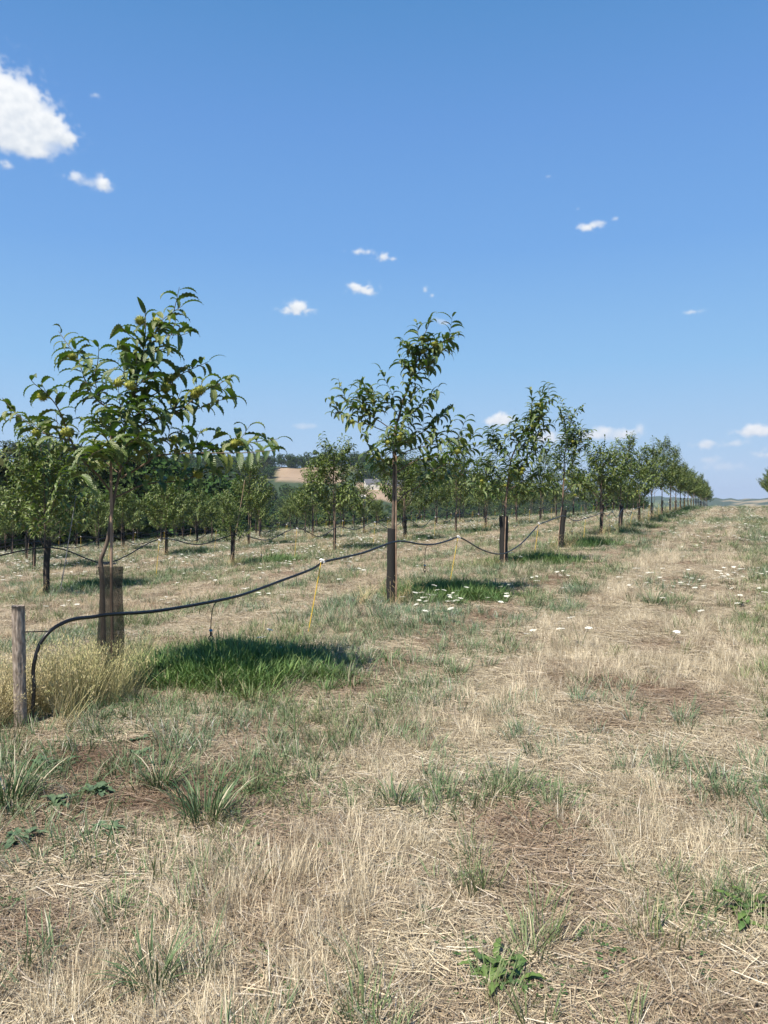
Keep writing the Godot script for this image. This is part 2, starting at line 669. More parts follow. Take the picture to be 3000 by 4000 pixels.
func build_hills() -> void:
	var crowns := [wood_crown(1, 1500), wood_crown(2, 1500), wood_crown(3, 1300), wood_crown(4, 1300, true)]
	var tm := MB.new()
	tube(tm, PackedVector3Array([Vector3(0, -0.1, 0), Vector3(0.01, 0.2, 0), Vector3(0, 0.55, 0.01)]), PackedFloat32Array([0.028, 0.02, 0.008]), 6)
	var trunk := tm.mesh(M.bark)
	# the wooded valley and slopes, one mass
	var sets := [[], [], [], []]
	for k in 6400:
		var px := rf(-700.0, 2500.0)
		var t := (px - 1500.0) / 3004.0
		var r := 0.0
		if k < 2700:
			r = rf(95.0, 240.0)
		else:
			r = rf(240.0, 760.0)
		var z := r / sqrt(1.0 + t * t)
		var x := t * z
		var u := x * SN + z * CS
		var w := -x * CS + z * SN
		if r < 130.0 and w < 70.0:
			continue
		if w < 50.0 and u < 190.0:
			continue
		if is_field(x, z) or r > crest_at(px).y + 25.0:
			continue
		if nb.get_noise_2d(x * 0.4, z * 0.4) > 0.2 and r < 600.0 and k % 3:
			continue
		var s := rf(6.0, 11.0) if r < 200.0 else rf(8.0, 15.0)
		if r < 240.0:          # a tall belt of trees closes the orchard on the left
			s *= lerpf(1.55, 1.0, smoothstep(700.0, 1150.0, px))
		if r > crest_at(px).y - 50.0:
			s = rf(10.0, 15.0)
		# nothing may stand in front of the houses and the mown slope
		if px > 1380.0 and px < 1620.0 and r > 420.0 and r < 650.0:
			s = rf(3.0, 5.0)
			if k % 2:
				continue
		if px > 1060.0 and px < 1400.0 and r > 560.0 and r < 720.0:
			continue
		if px < 120.0 and r > 230.0 and r < 440.0:
			s = rf(4.0, 7.0)
		var kind := rng.randi() % 3
		if rng.randf() < 0.06:
			kind = 3
			s *= 1.2
		var hue := rf(-1, 1)
		sets[kind].append([Transform3D(Basis(Vector3.UP, rf(0, TAU)).scaled(Vector3(s * rf(0.9, 1.25), s, s * rf(0.9, 1.25))), on_land(x, z) - Vector3(0, 0.1 * s, 0)), Color(rf(0.7, 1.15) + 0.25 * maxf(0, hue), rf(0.75, 1.1), rf(0.75, 1.1))])
	var woods := Node3D.new()
	woods.name = "woodland"
	woods.set_meta("kind", "stuff")
	tag(woods, "dark green broadleaf woodland covering the valley and far slope", "woodland")
	add_child(woods)
	for k in 4:
		scatter("tree_mass", crowns[k], sets[k], woods)
	# trees that stand out along the crest
	var line := [[950, 700, 11.0, 2], [985, 705, 12.5, 0], [1020, 706, 12.0, 1], [1060, 712, 13.5, 0], [1100, 722, 12.5, 2], [1135, 722, 14.0, 1], [1170, 724, 13.0, 0], [1205, 724, 14.5, 2], [1232, 724, 19.5, 3], [1262, 724, 15.0, 1], [1300, 726, 14.0, 0], [1345, 726, 15.5, 2], [1385, 728, 14.0, 1], [1430, 728, 13.5, 0], [1480, 730, 14.5, 2], [1530, 730, 14.0, 1], [1580, 732, 13.0, 0], [1630, 732, 13.5, 2], [1690, 735, 14.0, 1], [1727, 735, 18.0, 3], [1765, 740, 12.0, 0]]
	for k in line.size():
		var p: Array = line[k]
		var t: float = (p[0] - 1500.0) / 3004.0
		var z: float = p[1] / sqrt(1.0 + t * t)
		var conifer: bool = p[3] == 3
		var label := "%s tree from the left in the wood along the far hilltop" % ORDER[k]
		if conifer:
			label = "pointed conifer, %s from the left in the hilltop wood" % ORDER[k]
		var o := thing("hilltop_tree", label, "tree", on_land(t * z, z), "trees along the far hilltop", rf(0, TAU))
		var s: float = p[2]
		part("trunk", trunk, o, Transform3D(Basis().scaled(Vector3(s, s, s)), Vector3.ZERO))
		part("crown", crowns[p[3]], o, Transform3D(Basis().scaled(Vector3(s * 1.15, s, s * 1.15)), Vector3(0, -0.1 * s, 0)))
	# houses
	house("farmhouse", "pale farmhouse with grey slate roof on the far slope", 1452, 622, 11.5, 7.0, 5.2, 3.2, M.white_wall, M.slate, 0.25, 3)
	house("barn", "long stone barn with dark slate roof on the far slope", 1545, 612, 14.5, 7.5, 4.6, 3.4, M.stone_wall, M.slate, 0.12, 4)
	house("outbuilding", "small white building below the farmhouse on the far slope", 1410, 560, 5.5, 4.5, 3.0, 1.4, M.white_wall, M.white_wall, 0.5, 1)
	house("red_roof_house", "house with red tiled roof at the left edge of the hill", 8, 432, 12.0, 8.0, 3.2, 2.6, M.stone_wall, M.tile, -0.5, 3)
	house("red_roof_shed", "small red roofed shed beside the red tiled house", 52, 440, 3.4, 4.0, 2.6, 1.0, M.stone_wall, M.tile, -0.3, 1)

func scatter(called: String, mesh: Mesh, list: Array, parent: Node) -> void:
	if list.is_empty():
		return
	var mm := MultiMesh.new()
	mm.transform_format = MultiMesh.TRANSFORM_3D
	mm.use_colors = true
	mm.mesh = mesh
	mm.instance_count = list.size()
	for k in list.size():
		mm.set_instance_transform(k, list[k][0])
		mm.set_instance_color(k, list[k][1])
	var o := MultiMeshInstance3D.new()
	o.name = called
	o.multimesh = mm
	parent.add_child(o, true)

func house(called: String, label: String, px: float, r: float, w: float, d: float, h: float, roof: float, wall_m: Material, roof_m: Material, turn: float, windows: int) -> void:
	var t := (px - 1500.0) / 3004.0
	var z := r / sqrt(1.0 + t * t)
	var o := thing(called, label, "house" if called != "barn" else "barn", on_land(t * z, z), "", turn)
	var mb := MB.new()
	box(mb, Vector3(-w / 2, -2.0, -d / 2), Vector3(w / 2, h, d / 2))
	for s: float in [-1.0, 1.0]:       # gables
		var b := mb.v.size()
		for p: Vector3 in [Vector3(s * w / 2, h, -d / 2), Vector3(s * w / 2, h, d / 2), Vector3(s * w / 2, h + roof, 0)]:
			mb.v.append(p)
			mb.n.append(Vector3(s, 0, 0))
		mb.i.append_array(PackedInt32Array([b, b + 1, b + 2]))
	part("wall", mb.mesh(wall_m), o)
	var rm := MB.new()
	var over := 0.35
	for s: float in [-1.0, 1.0]:
		var b := rm.v.size()
		var n := Vector3(0, d / 2, s * roof).normalized()
		var drop := roof * over / (d / 2)
		for lift: float in [0.03, 0.25]:
			for p: Vector3 in [Vector3(-w / 2 - over, h - drop, s * (d / 2 + over)), Vector3(w / 2 + over, h - drop, s * (d / 2 + over)), Vector3(w / 2 + over, h + roof, 0), Vector3(-w / 2 - over, h + roof, 0)]:
				rm.v.append(p + n * lift)
				rm.n.append(n)
		rm.quad(b, b + 1, b + 2, b + 3)
		rm.quad(b + 4, b + 5, b + 6, b + 7)
		rm.quad(b, b + 1, b + 5, b + 4)
		rm.quad(b + 1, b + 2, b + 6, b + 5)
		rm.quad(b + 3, b, b + 4, b + 7)
	var ro := part("roof", rm.mesh(roof_m), o)
	if called == "farmhouse" or called == "red_roof_house":
		var cm := MB.new()
		box(cm, Vector3(w * 0.3, h + roof * 0.5, -0.4), Vector3(w * 0.3 + 0.8, h + roof + 0.9, 0.4))
		part("chimney", cm.mesh(M.stone_wall), ro)
	for k in windows:
		var wm := MB.new()
		var x := lerpf(-w / 2 + 1.4, w / 2 - 1.4, (k + 0.5) / windows)
		var door := k == windows / 2 and windows > 1
		box(wm, Vector3(x - 0.5, 0.05 if door else h * 0.42, d / 2 - 0.02), Vector3(x + 0.5, 2.1 if door else h * 0.42 + 1.3, d / 2 + 0.05))
		part("door" if door else "window", wm.mesh(M.dark), o)

# ---------------------------------------------------------------- chestnut trees
var leaves_hi := []
var leaves_lo := []
var burr_mesh: ArrayMesh

func make_leaf(rows: int, droop: float, fold: float, col: Color, twist: float, m: Material, toothed: bool) -> ArrayMesh:
	var mb := MB.new()
	var p := Vector3.ZERO
	var ang := 0.35
	var cols := 5 if toothed else 3
	for k in rows + 1:
		var t := float(k) / rows
		if k:
			ang -= droop / rows * (0.5 + t)
			p += Vector3(cos(ang), sin(ang), 0) / rows
		var w := 0.130 * pow(sin(PI * clampf(pow(t, 0.82), 0.0, 1.0)), 0.75)
		if t < 0.08:
			w = 0.012
		if toothed and k % 2 == 1:
			w *= 0.91
		var up := Vector3(-sin(ang), cos(ang), 0)
		var side := Vector3(0, 0, 1).rotated(Vector3.RIGHT, twist * t)
		for q in cols:
			var s := lerpf(-1.0, 1.0, float(q) / (cols - 1))
			var lift := fold * absf(s) * w
			if toothed:
				lift += 0.016 * sin(k * PI + absf(s) * 2.0) * absf(s)
			mb.v.append(p + side * (s * w) + up * lift - Vector3(cos(ang), sin(ang), 0) * absf(s) * 0.02)
			mb.uv.append(Vector2(t, (s + 1.0) / 2.0))
			mb.c.append(col)
	for k in rows:
		for q in cols - 1:
			var b := k * cols + q
			mb.quad(b, b + 1, b + cols + 1, b + cols)
	var st := SurfaceTool.new()
	st.create_from(mb.mesh(m), 0)
	st.generate_normals()
	st.set_material(m)
	return st.commit()

func make_burr() -> ArrayMesh:
	var mb := MB.new()
	var rows := 8
	var cols := 12
	for j in rows + 1:
		for i in cols:
			var d := Vector3(sin(PI * j / rows) * cos(TAU * i / cols), cos(PI * j / rows), sin(PI * j / rows) * sin(TAU * i / cols))
			mb.v.append(d * 0.026)
			mb.n.append(d)
			mb.c.append(Color(0.20, 0.22, 0.03))
	for j in rows:
		for i in cols:
			mb.quad(j * cols + i, j * cols + (i + 1) % cols, (j + 1) * cols + (i + 1) % cols, (j + 1) * cols + i)
	for k in 330:          # spines
		var y := 1.0 - 2.0 * (k + 0.5) / 330.0
		var a := k * 2.39996
		var d := Vector3(sqrt(1 - y * y) * cos(a), y, sqrt(1 - y * y) * sin(a))
		d = (d + Vector3(rf(-1, 1), rf(-1, 1), rf(-1, 1)) * 0.18).normalized()
		var s := d.cross(Vector3(rf(-1, 1), rf(-1, 1), rf(-1, 1))).normalized() * 0.0016
		var b := mb.v.size()
		var tip := d * rf(0.034, 0.043)
		for p: Vector3 in [d * 0.025 + s, d * 0.025 - s, tip]:
			mb.v.append(p)
			mb.n.append(d)
			mb.c.append(Color(0.56, 0.56, 0.11) if p == tip else Color(0.42, 0.44, 0.08))
		mb.i.append_array(PackedInt32Array([b, b + 1, b + 2]))
	return mb.mesh(M.burr)

func leaf_kit() -> void:
	var tones := [Color(0.135, 0.215, 0.056), Color(0.175, 0.25, 0.07), Color(0.10, 0.17, 0.052), Color(0.22, 0.27, 0.075)]
	var r := RandomNumberGenerator.new()
	r.seed = 2
	for k in 16:
		var c: Color = tones[k % 4]
		var droop := r.randf_range(1.1, 2.2)
		var fold := r.randf_range(0.2, 0.6)
		var tw := r.randf_range(-0.7, 0.7)
		leaves_hi.append(make_leaf(16, droop, fold, c, tw, M.leaf, true))
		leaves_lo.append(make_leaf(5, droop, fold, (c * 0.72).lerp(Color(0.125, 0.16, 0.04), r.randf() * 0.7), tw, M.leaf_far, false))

func bound(l: PackedVector3Array) -> float:
	var s := 0.0
	for k in l.size() - 1:
		s += l[k].distance_to(l[k + 1])
	return s

func along(l: PackedVector3Array, f: float) -> Array:     # point and direction at a share f of the length
	var want := bound(l) * f
	for k in l.size() - 1:
		var d := l[k].distance_to(l[k + 1])
		if want <= d or k == l.size() - 2:
			return [l[k].lerp(l[k + 1], clampf(want / maxf(d, 1e-5), 0, 1)), (l[k + 1] - l[k]).normalized()]
		want -= d
	return [l[-1], Vector3.UP]

func leafy(out: Array, l: PackedVector3Array, from: float, step: float, size: float) -> void:
	var total := bound(l)
	var s := from * total
	var side := 1.0 if rng.randf() < 0.5 else -1.0
	var roll := rf(-0.7, 0.7)
	while s <= total:
		var pd := along(l, s / total)
		var d: Vector3 = pd[1]
		var lat := d.cross(Vector3.UP)
		if lat.length() < 0.25:
			lat = Vector3(cos(roll * 3.0), 0, sin(roll * 3.0))
		lat = lat.normalized().rotated(d, roll + rf(-0.5, 0.5))
		var tip := s / total
		var dir := (lat * side * rf(0.7, 1.1) + d * rf(0.15, 0.75) + Vector3(0, rf(-0.45, 0.2), 0)).normalized()
		if tip > 0.96:
			dir = (d + lat * side * 0.5).normalized()
		var up := (Vector3.UP + Vector3(rf(-0.45, 0.45), 0, rf(-0.45, 0.45)) - dir * dir.y)
		up = (up - dir * up.dot(dir)).normalized()
		var z := dir.cross(up)
		var k := size * rf(0.75, 1.15) * (1.0 if tip < 0.85 else 0.78)
		out.append(Transform3D(Basis(dir * k, up * k, z * k), pd[0]))
		side = -side
		s += step * rf(0.75, 1.25)

func side_shoots(out: Array, twigs: MB, l: PackedVector3Array, from: float, gap: float, long: float, step: float, size: float, each: Node = null) -> void:
	var total := bound(l)
	var s := from * total
	while s < total * 0.86:
		var pd := along(l, s / total)
		var d: Vector3 = pd[1]
		var lat := d.cross(Vector3(rf(-1, 1), rf(-0.4, 0.4), rf(-1, 1))).normalized()
		if lat.y < -0.2:
			lat.y *= -0.6
		var q := (d * 0.55 + lat * 0.8 + Vector3(0, 0.25, 0)).normalized()
		var n := long * rf(0.6, 1.2)
		var sh := PackedVector3Array([pd[0], pd[0] + q * n * 0.5, pd[0] + q * n + Vector3(0, 0.08 * n, 0)])
		if each:
			twigs = MB.new()
		tube(twigs, sh, taper(3, 0.0032, 0.0016), 4, false)
		if each:
			part("twig", twigs.mesh(M.twig), each)
		leafy(out, sh, 0.15, step, size)
		s += gap * rf(0.7, 1.3)

func crown_of(lv: Array, kit: Array) -> ArrayMesh:
	var st := SurfaceTool.new()
	for t: Transform3D in lv:
		st.append_from(kit[rng.randi() % kit.size()], 0, t)
	st.set_material(kit[0].surface_get_material(0))
	return st.commit()

func build_trees() -> void:
	leaf_kit()
	burr_mesh = make_burr()
	# the four near trees, each with its own limbs
	var look := [
		"spreading young chestnut tree with green burrs behind the weathered post",
		"tall slim chestnut tree with a bare trunk and leaning top, second in front row",
		"bushy chestnut tree with two leaf columns, third in the front row",
		"chestnut tree with a narrow two-pronged top, fourth in the front row"]
	for k in 4:
		var d: Dictionary = TREES[k]
		var o := thing("chestnut_tree", look[k], "tree", on_land(d.x, d.z), "chestnut trees in the front row")
		var tr := smooth(vecs(d.trunk), 3)
		tr[0].y -= 0.05
		var mb := MB.new()
		tube(mb, tr, taper(tr.size(), d.r, 0.003, 0.8), 12)
		part("trunk", mb.mesh(M.bark), o)
		var lv := []
		var step: float = [0.042, 0.037, 0.036, 0.036][k]
		var size: float = [0.215, 0.225, 0.24, 0.24][k]
		leafy(lv, tr, [0.62, 0.66, 0.72, 0.66][k], step, size)
		for limb: Array in d.limbs:
			var l := smooth(vecs(limb[2]), 2)
			var bm := MB.new()
			tube(bm, l, taper(l.size(), limb[0], 0.002), 6)
			leafy(lv, l, limb[1], step, size)
			side_shoots(lv, bm, l, limb[1], [0.27, 0.2, 0.18, 0.18][k], [0.18, 0.34, 0.42, 0.42][k], step * 1.1, size)
			part("branch", bm.mesh(M.twig), o)
		side_shoots(lv, null, tr, [0.62, 0.55, 0.62, 0.6][k], [0.4, 0.2, 0.25, 0.3][k], [0.24, 0.32, 0.36, 0.4][k], step, size, o)
		# 300 leaves nearest the camera are leaves of their own, the rest the body of the crown
		lv.sort_custom(func(a: Transform3D, b: Transform3D) -> bool: return a.origin.z > b.origin.z)
		print("tree ", k, " leaves ", lv.size())
		var crown: MeshInstance3D
		if lv.size() > 300:
			crown = part("crown", crown_of(lv.slice(300), leaves_hi), o)
		else:
			crown = part("crown", crown_of(lv.slice(lv.size() - 1), leaves_hi), o)
			lv.resize(lv.size() - 1)
		for j in mini(300, lv.size()):
			part("leaf", leaves_hi[rng.randi() % leaves_hi.size()], crown, lv[j])
		var bs := vecs(d.burrs)
		for b in bs:
			var s := rf(1.05, 1.35)
			part("burr", burr_mesh, o, Transform3D(Basis(Vector3(1, 0.3, 0).normalized(), rf(0, TAU)).scaled(Vector3(s, s * 0.9, s)), b + Vector3(0, 0, 0.1)))
	# the rest of the rows
	var kinds := []
	for k in 9:
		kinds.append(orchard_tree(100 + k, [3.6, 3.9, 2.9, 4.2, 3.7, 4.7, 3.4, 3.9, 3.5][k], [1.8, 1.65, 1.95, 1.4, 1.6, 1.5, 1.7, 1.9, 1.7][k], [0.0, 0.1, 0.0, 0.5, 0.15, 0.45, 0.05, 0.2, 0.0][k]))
	var front := [2, 3, 4, 1, 5, 5, 0, 3, 7, 4, 1, 0]
	for t: Dictionary in trees:
		var row: int = t.row
		var k: int = t.k
		if row == 0 and k < 4:
			continue
		var kind: int = front[(k - 4) % front.size()] if row == 0 else (k * 5 + row * 3) % 9
		if row and rng.randf() < 0.3:
			kind = rng.randi() % 9
		if row == 1 and k == 0:
			kind = 6
		elif row == 1 and k == 1:
			kind = 3
		var p: Dictionary = kinds[kind]
		var label := "young chestnut tree, %s from the left in the %s row" % [ORDER[k], ROWS[row]]
		if row == 0:
			label = "young chestnut tree, %s from the weathered post in the front row" % ORDER[k]
		var o := thing("chestnut_tree", label, "tree", t.at, "chestnut trees in the %s row" % ROWS[row], rf(-0.5, 0.5) if row == 0 else rf(0, TAU))
		var s := rf(0.92, 1.08) * (1.0 if row < 3 else 0.94)
		if row == 0 and k in [8, 7]:
			s = 1.12
		var px: float = 1500.0 + 3004.0 * t.at.x / -t.at.z
		if row > 1 and px > 1390.0 and px < 1610.0:
			s *= 0.74
		if row == 1 and k == 0:
			s = 0.9
		elif row == 1 and k == 1:          # a stunted one beside a tall leaning stake
			s = 0.46
			o.set_meta("label", "stunted chestnut sapling beside a tall leaning stake in the second row")
		o.scale = Vector3(s, s, s)
		part("trunk", p.trunk, o)
		part("crown", p.crown, o)
		if row < 4:
			for b: Vector3 in p.burrs:
				part("burr", burr_mesh, o, Transform3D(Basis(), b))
	# the next row, seen over the brow at the right edge of the picture
	for k in 4:
		var p: Dictionary = kinds[[0, 7, 4, 1][k]]
		var o := thing("chestnut_tree", "chestnut tree over the brow at the right edge, %s along its row" % ORDER[k], "tree", spot(71.0 + 6.0 * k, -3.05 - 0.2 * k), "chestnut trees of the row right of the track", rf(0, TAU))
		part("trunk", p.trunk, o)
		part("crown", p.crown, o)
	guards_and_stakes()

func orchard_tree(seed_: int, tall: float, wide: float, lean: float) -> Dictionary:
	rng.seed = seed_
	var mb := MB.new()
	var a := rf(0, TAU) if lean < 0.3 else rf(-0.3, 0.3)
	var ld := Vector3(cos(a), 0, sin(a)) * lean
	var tr := PackedVector3Array()
	for k in 9:
		var t := k / 8.0
		tr.append(Vector3(rf(-0.03, 0.03), t * tall, rf(-0.03, 0.03)) + ld * maxf(0.0, t - 0.4) * 1.7)
	tr[0] = Vector3(0, -0.06, 0)
	tr = smooth(tr, 2)
	tube(mb, tr, taper(tr.size(), 0.034, 0.005), 7)
	var lv := []
	var burrs := []
	leafy(lv, tr, 0.55, 0.07, 0.2)
	var n := 29
	for k in n:
		var t := lerpf(0.32, 0.9, pow(float(k) / n, 1.1)) + rf(-0.02, 0.02)
		var pd := along(tr, t)
		var az := k * 2.4 + rf(-0.5, 0.5)
		var long := wide * (1.15 - t) * rf(0.75, 1.25) + 0.2
		var d := Vector3(cos(az), rf(0.25, 0.8) + t * 0.5, sin(az)).normalized()
		var l := PackedVector3Array([pd[0], pd[0] + d * long * 0.5, pd[0] + d * long + Vector3(0, rf(-0.05, 0.15) * long, 0)])
		tube(mb, l, taper(3, 0.009, 0.003), 5, false)
		leafy(lv, l, 0.3, 0.045, 0.23)
		side_shoots(lv, mb, l, 0.25, 0.2, 0.42, 0.05, 0.225)
		if k % 2 == 0:
			burrs.append(along(l, rf(0.5, 0.8))[0] + Vector3(0, 0.03, 0))
	for k in 4:                        # long upright shoots over the crown
		var pd := along(tr, rf(0.55, 0.85))
		var az := rf(0, TAU)
		var l := PackedVector3Array([pd[0], pd[0] + Vector3(cos(az) * 0.25, 0.35, sin(az) * 0.25), pd[0] + Vector3(cos(az) * 0.4, rf(0.75, 1.15), sin(az) * 0.4)])
		tube(mb, l, taper(3, 0.007, 0.003), 5, false)
		leafy(lv, l, 0.2, 0.045, 0.21)
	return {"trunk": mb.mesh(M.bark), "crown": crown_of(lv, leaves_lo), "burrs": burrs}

func guard_mesh(r: float, tall: float, seed_: int, m: Material, squash: float) -> ArrayMesh:
	var mb := MB.new()
	var sides := 16
	var rows := 12
	for j in rows + 1:
		for i in sides:
			var a := TAU * i / sides
			var y := tall * j / rows
			var q := r * (1.0 + 0.3 * nc.get_noise_3d(cos(a) * 0.7 + seed_, y * 1.3, sin(a) * 0.7) + 0.10 * nc.get_noise_2d(y * 2.5 + seed_ * 3.0, 0.0))
			var sway := Vector3(0.02 * nc.get_noise_1d(y * 0.8 + seed_), 0, 0.015 * nc.get_noise_1d(y * 0.8 + seed_ * 7.0))
			mb.v.append(Vector3(cos(a) * q, y - 0.03, sin(a) * q * squash) + sway)
			mb.n.append(Vector3(cos(a) * squash, 0, sin(a)).normalized())
	for j in rows:
		for i in sides:
			mb.quad(j * sides + i, j * sides + (i + 1) % sides, (j + 1) * sides + (i + 1) % sides, (j + 1) * sides + i)
	return mb.mesh(m)

func rod_mesh(tall: float, r0: float, r1: float, m: Material, crook := 0.0) -> ArrayMesh:
	var mb := MB.new()
	var p := PackedVector3Array()
	for k in 6:
		p.append(Vector3(rf(-crook, crook), lerpf(-0.05, tall, k / 5.0), rf(-crook, crook)))
	tube(mb, p, taper(6, r0, r1), 8)
	return mb.mesh(m)

func ring_mesh(r: float, thick: float, m: Material) -> ArrayMesh:
	var t := TorusMesh.new()
	t.inner_radius = r - thick
	t.outer_radius = r + thick
	t.rings = 16
	t.ring_segments = 6
	t.material = m
	var a := ArrayMesh.new()
	a.add_surface_from_arrays(Mesh.PRIMITIVE_TRIANGLES, t.get_mesh_arrays())
	a.surface_set_material(0, m)
	return a

func guards_and_stakes() -> void:
	rng.seed = 77
	var gm := []
	for k in 8:
		gm.append(guard_mesh([0.085, 0.06, 0.075, 0.055, 0.07, 0.06, 0.09, 0.05][k], [1.08, 1.12, 1.05, 1.15, 1.1, 1.02, 1.0, 1.1][k], k + 3, [M.net, M.net_dark, M.net, M.net_dark, M.net_dark, M.net, M.net, M.net_dark][k], [0.75, 0.8, 0.7, 0.9, 0.8, 0.8, 0.7, 0.9][k]))
	var near := [guard_mesh(0.092, 1.04, 1, M.net, 0.7), guard_mesh(0.062, 1.1, 2, M.net_dark, 0.85), guard_mesh(0.09, 1.1, 5, M.net_dark, 0.75), guard_mesh(0.075, 1.12, 9, M.net_dark, 0.8), guard_mesh(0.06, 1.15, 4, M.net_dark, 0.9), guard_mesh(0.085, 1.05, 6, M.net_dark, 0.8)]
	var tie := ring_mesh(0.042, 0.0035, M.hose)
	var wood := [rod_mesh(2.1, 0.013, 0.010, M.stake, 0.006), rod_mesh(1.7, 0.012, 0.010, M.stake, 0.005), rod_mesh(2.4, 0.011, 0.008, M.stake, 0.008)]
	var steel := rod_mesh(2.0, 0.009, 0.009, M.steel)
	for t: Dictionary in trees:
		var row: int = t.row
		var k: int = t.k
		var owner_ := "the %s tree in the %s row" % [ORDER[k], ROWS[row]]
		var where := "tree guards in the %s row" % ROWS[row]
		var g := thing("tree_guard", "dark mesh guard wrapped round %s" % owner_, "tree guard", t.at, where, rf(0, TAU) if row or k > 5 else 0.0)
		if row == 0 and k == 0:
			g.position += Vector3(0.035, 0, 0)
			g.set_meta("label", "wide see-through mesh guard round the tree behind the weathered post")
		var lean := rf(-0.06, 0.06)
		g.rotation.z = 0.0 if row == 0 and k < 3 else (-0.09 if row == 0 and k == 3 else lean)
		part("sleeve", near[k] if row == 0 and k < 6 else gm[(k * 3 + row) % 8], g)
		if row < 2:
			part("tie", tie, g, Transform3D(Basis().scaled(Vector3(1.0, 1.0, 1.0)), Vector3(0, 1.03, 0)))
		if row > 5 and k % 2:
			continue
		var at: Vector3 = t.at
		var off := Vector3(rf(-0.1, 0.1), 0, rf(0.05, 0.1))
		var tilt := Vector2(rf(-0.09, 0.09), rf(-0.06, 0.06))
		var which := rng.randi() % 3
		var kind := "thin wooden stake"
		var mesh: Mesh = wood[which]
		if row == 0:
			off = [Vector3(0.055, 0, 0.035), Vector3(0.06, 0, 0.03), Vector3(-0.01, 0, 0.1), Vector3(-0.1, 0, 0.06), Vector3(0.06, 0, 0.05)][k] if k < 5 else off
			tilt = [Vector2(0.0, 0), Vector2(0.0, 0), Vector2(0.03, 0), Vector2(0.09, 0), Vector2(-0.03, 0)][k] if k < 5 else tilt
			mesh = wood[[0, 0, 1, 2, 0][k]] if k < 5 else mesh
		elif row == 1 and k == 0:
			mesh = steel
			kind = "thin grey metal stake leaning"
			off = Vector3(0.32, 0, 0.1)
			tilt = Vector2(0.16, 0)
		elif row == 1 and k == 1:
			off = Vector3(-0.05, 0, 0.12)
			tilt = Vector2(0.2, 0)
			mesh = wood[2]
		var s := thing("support_stake", "%s beside %s" % [kind, owner_], "stake", on_land(at.x + off.x, -at.z - off.z), "stakes in the %s row" % ROWS[row])
		s.rotation = Vector3(tilt.y, rf(0, 1), 0) if row else Vector3.ZERO
		s.rotation.z = -tilt.x
		part("pole", mesh, s)

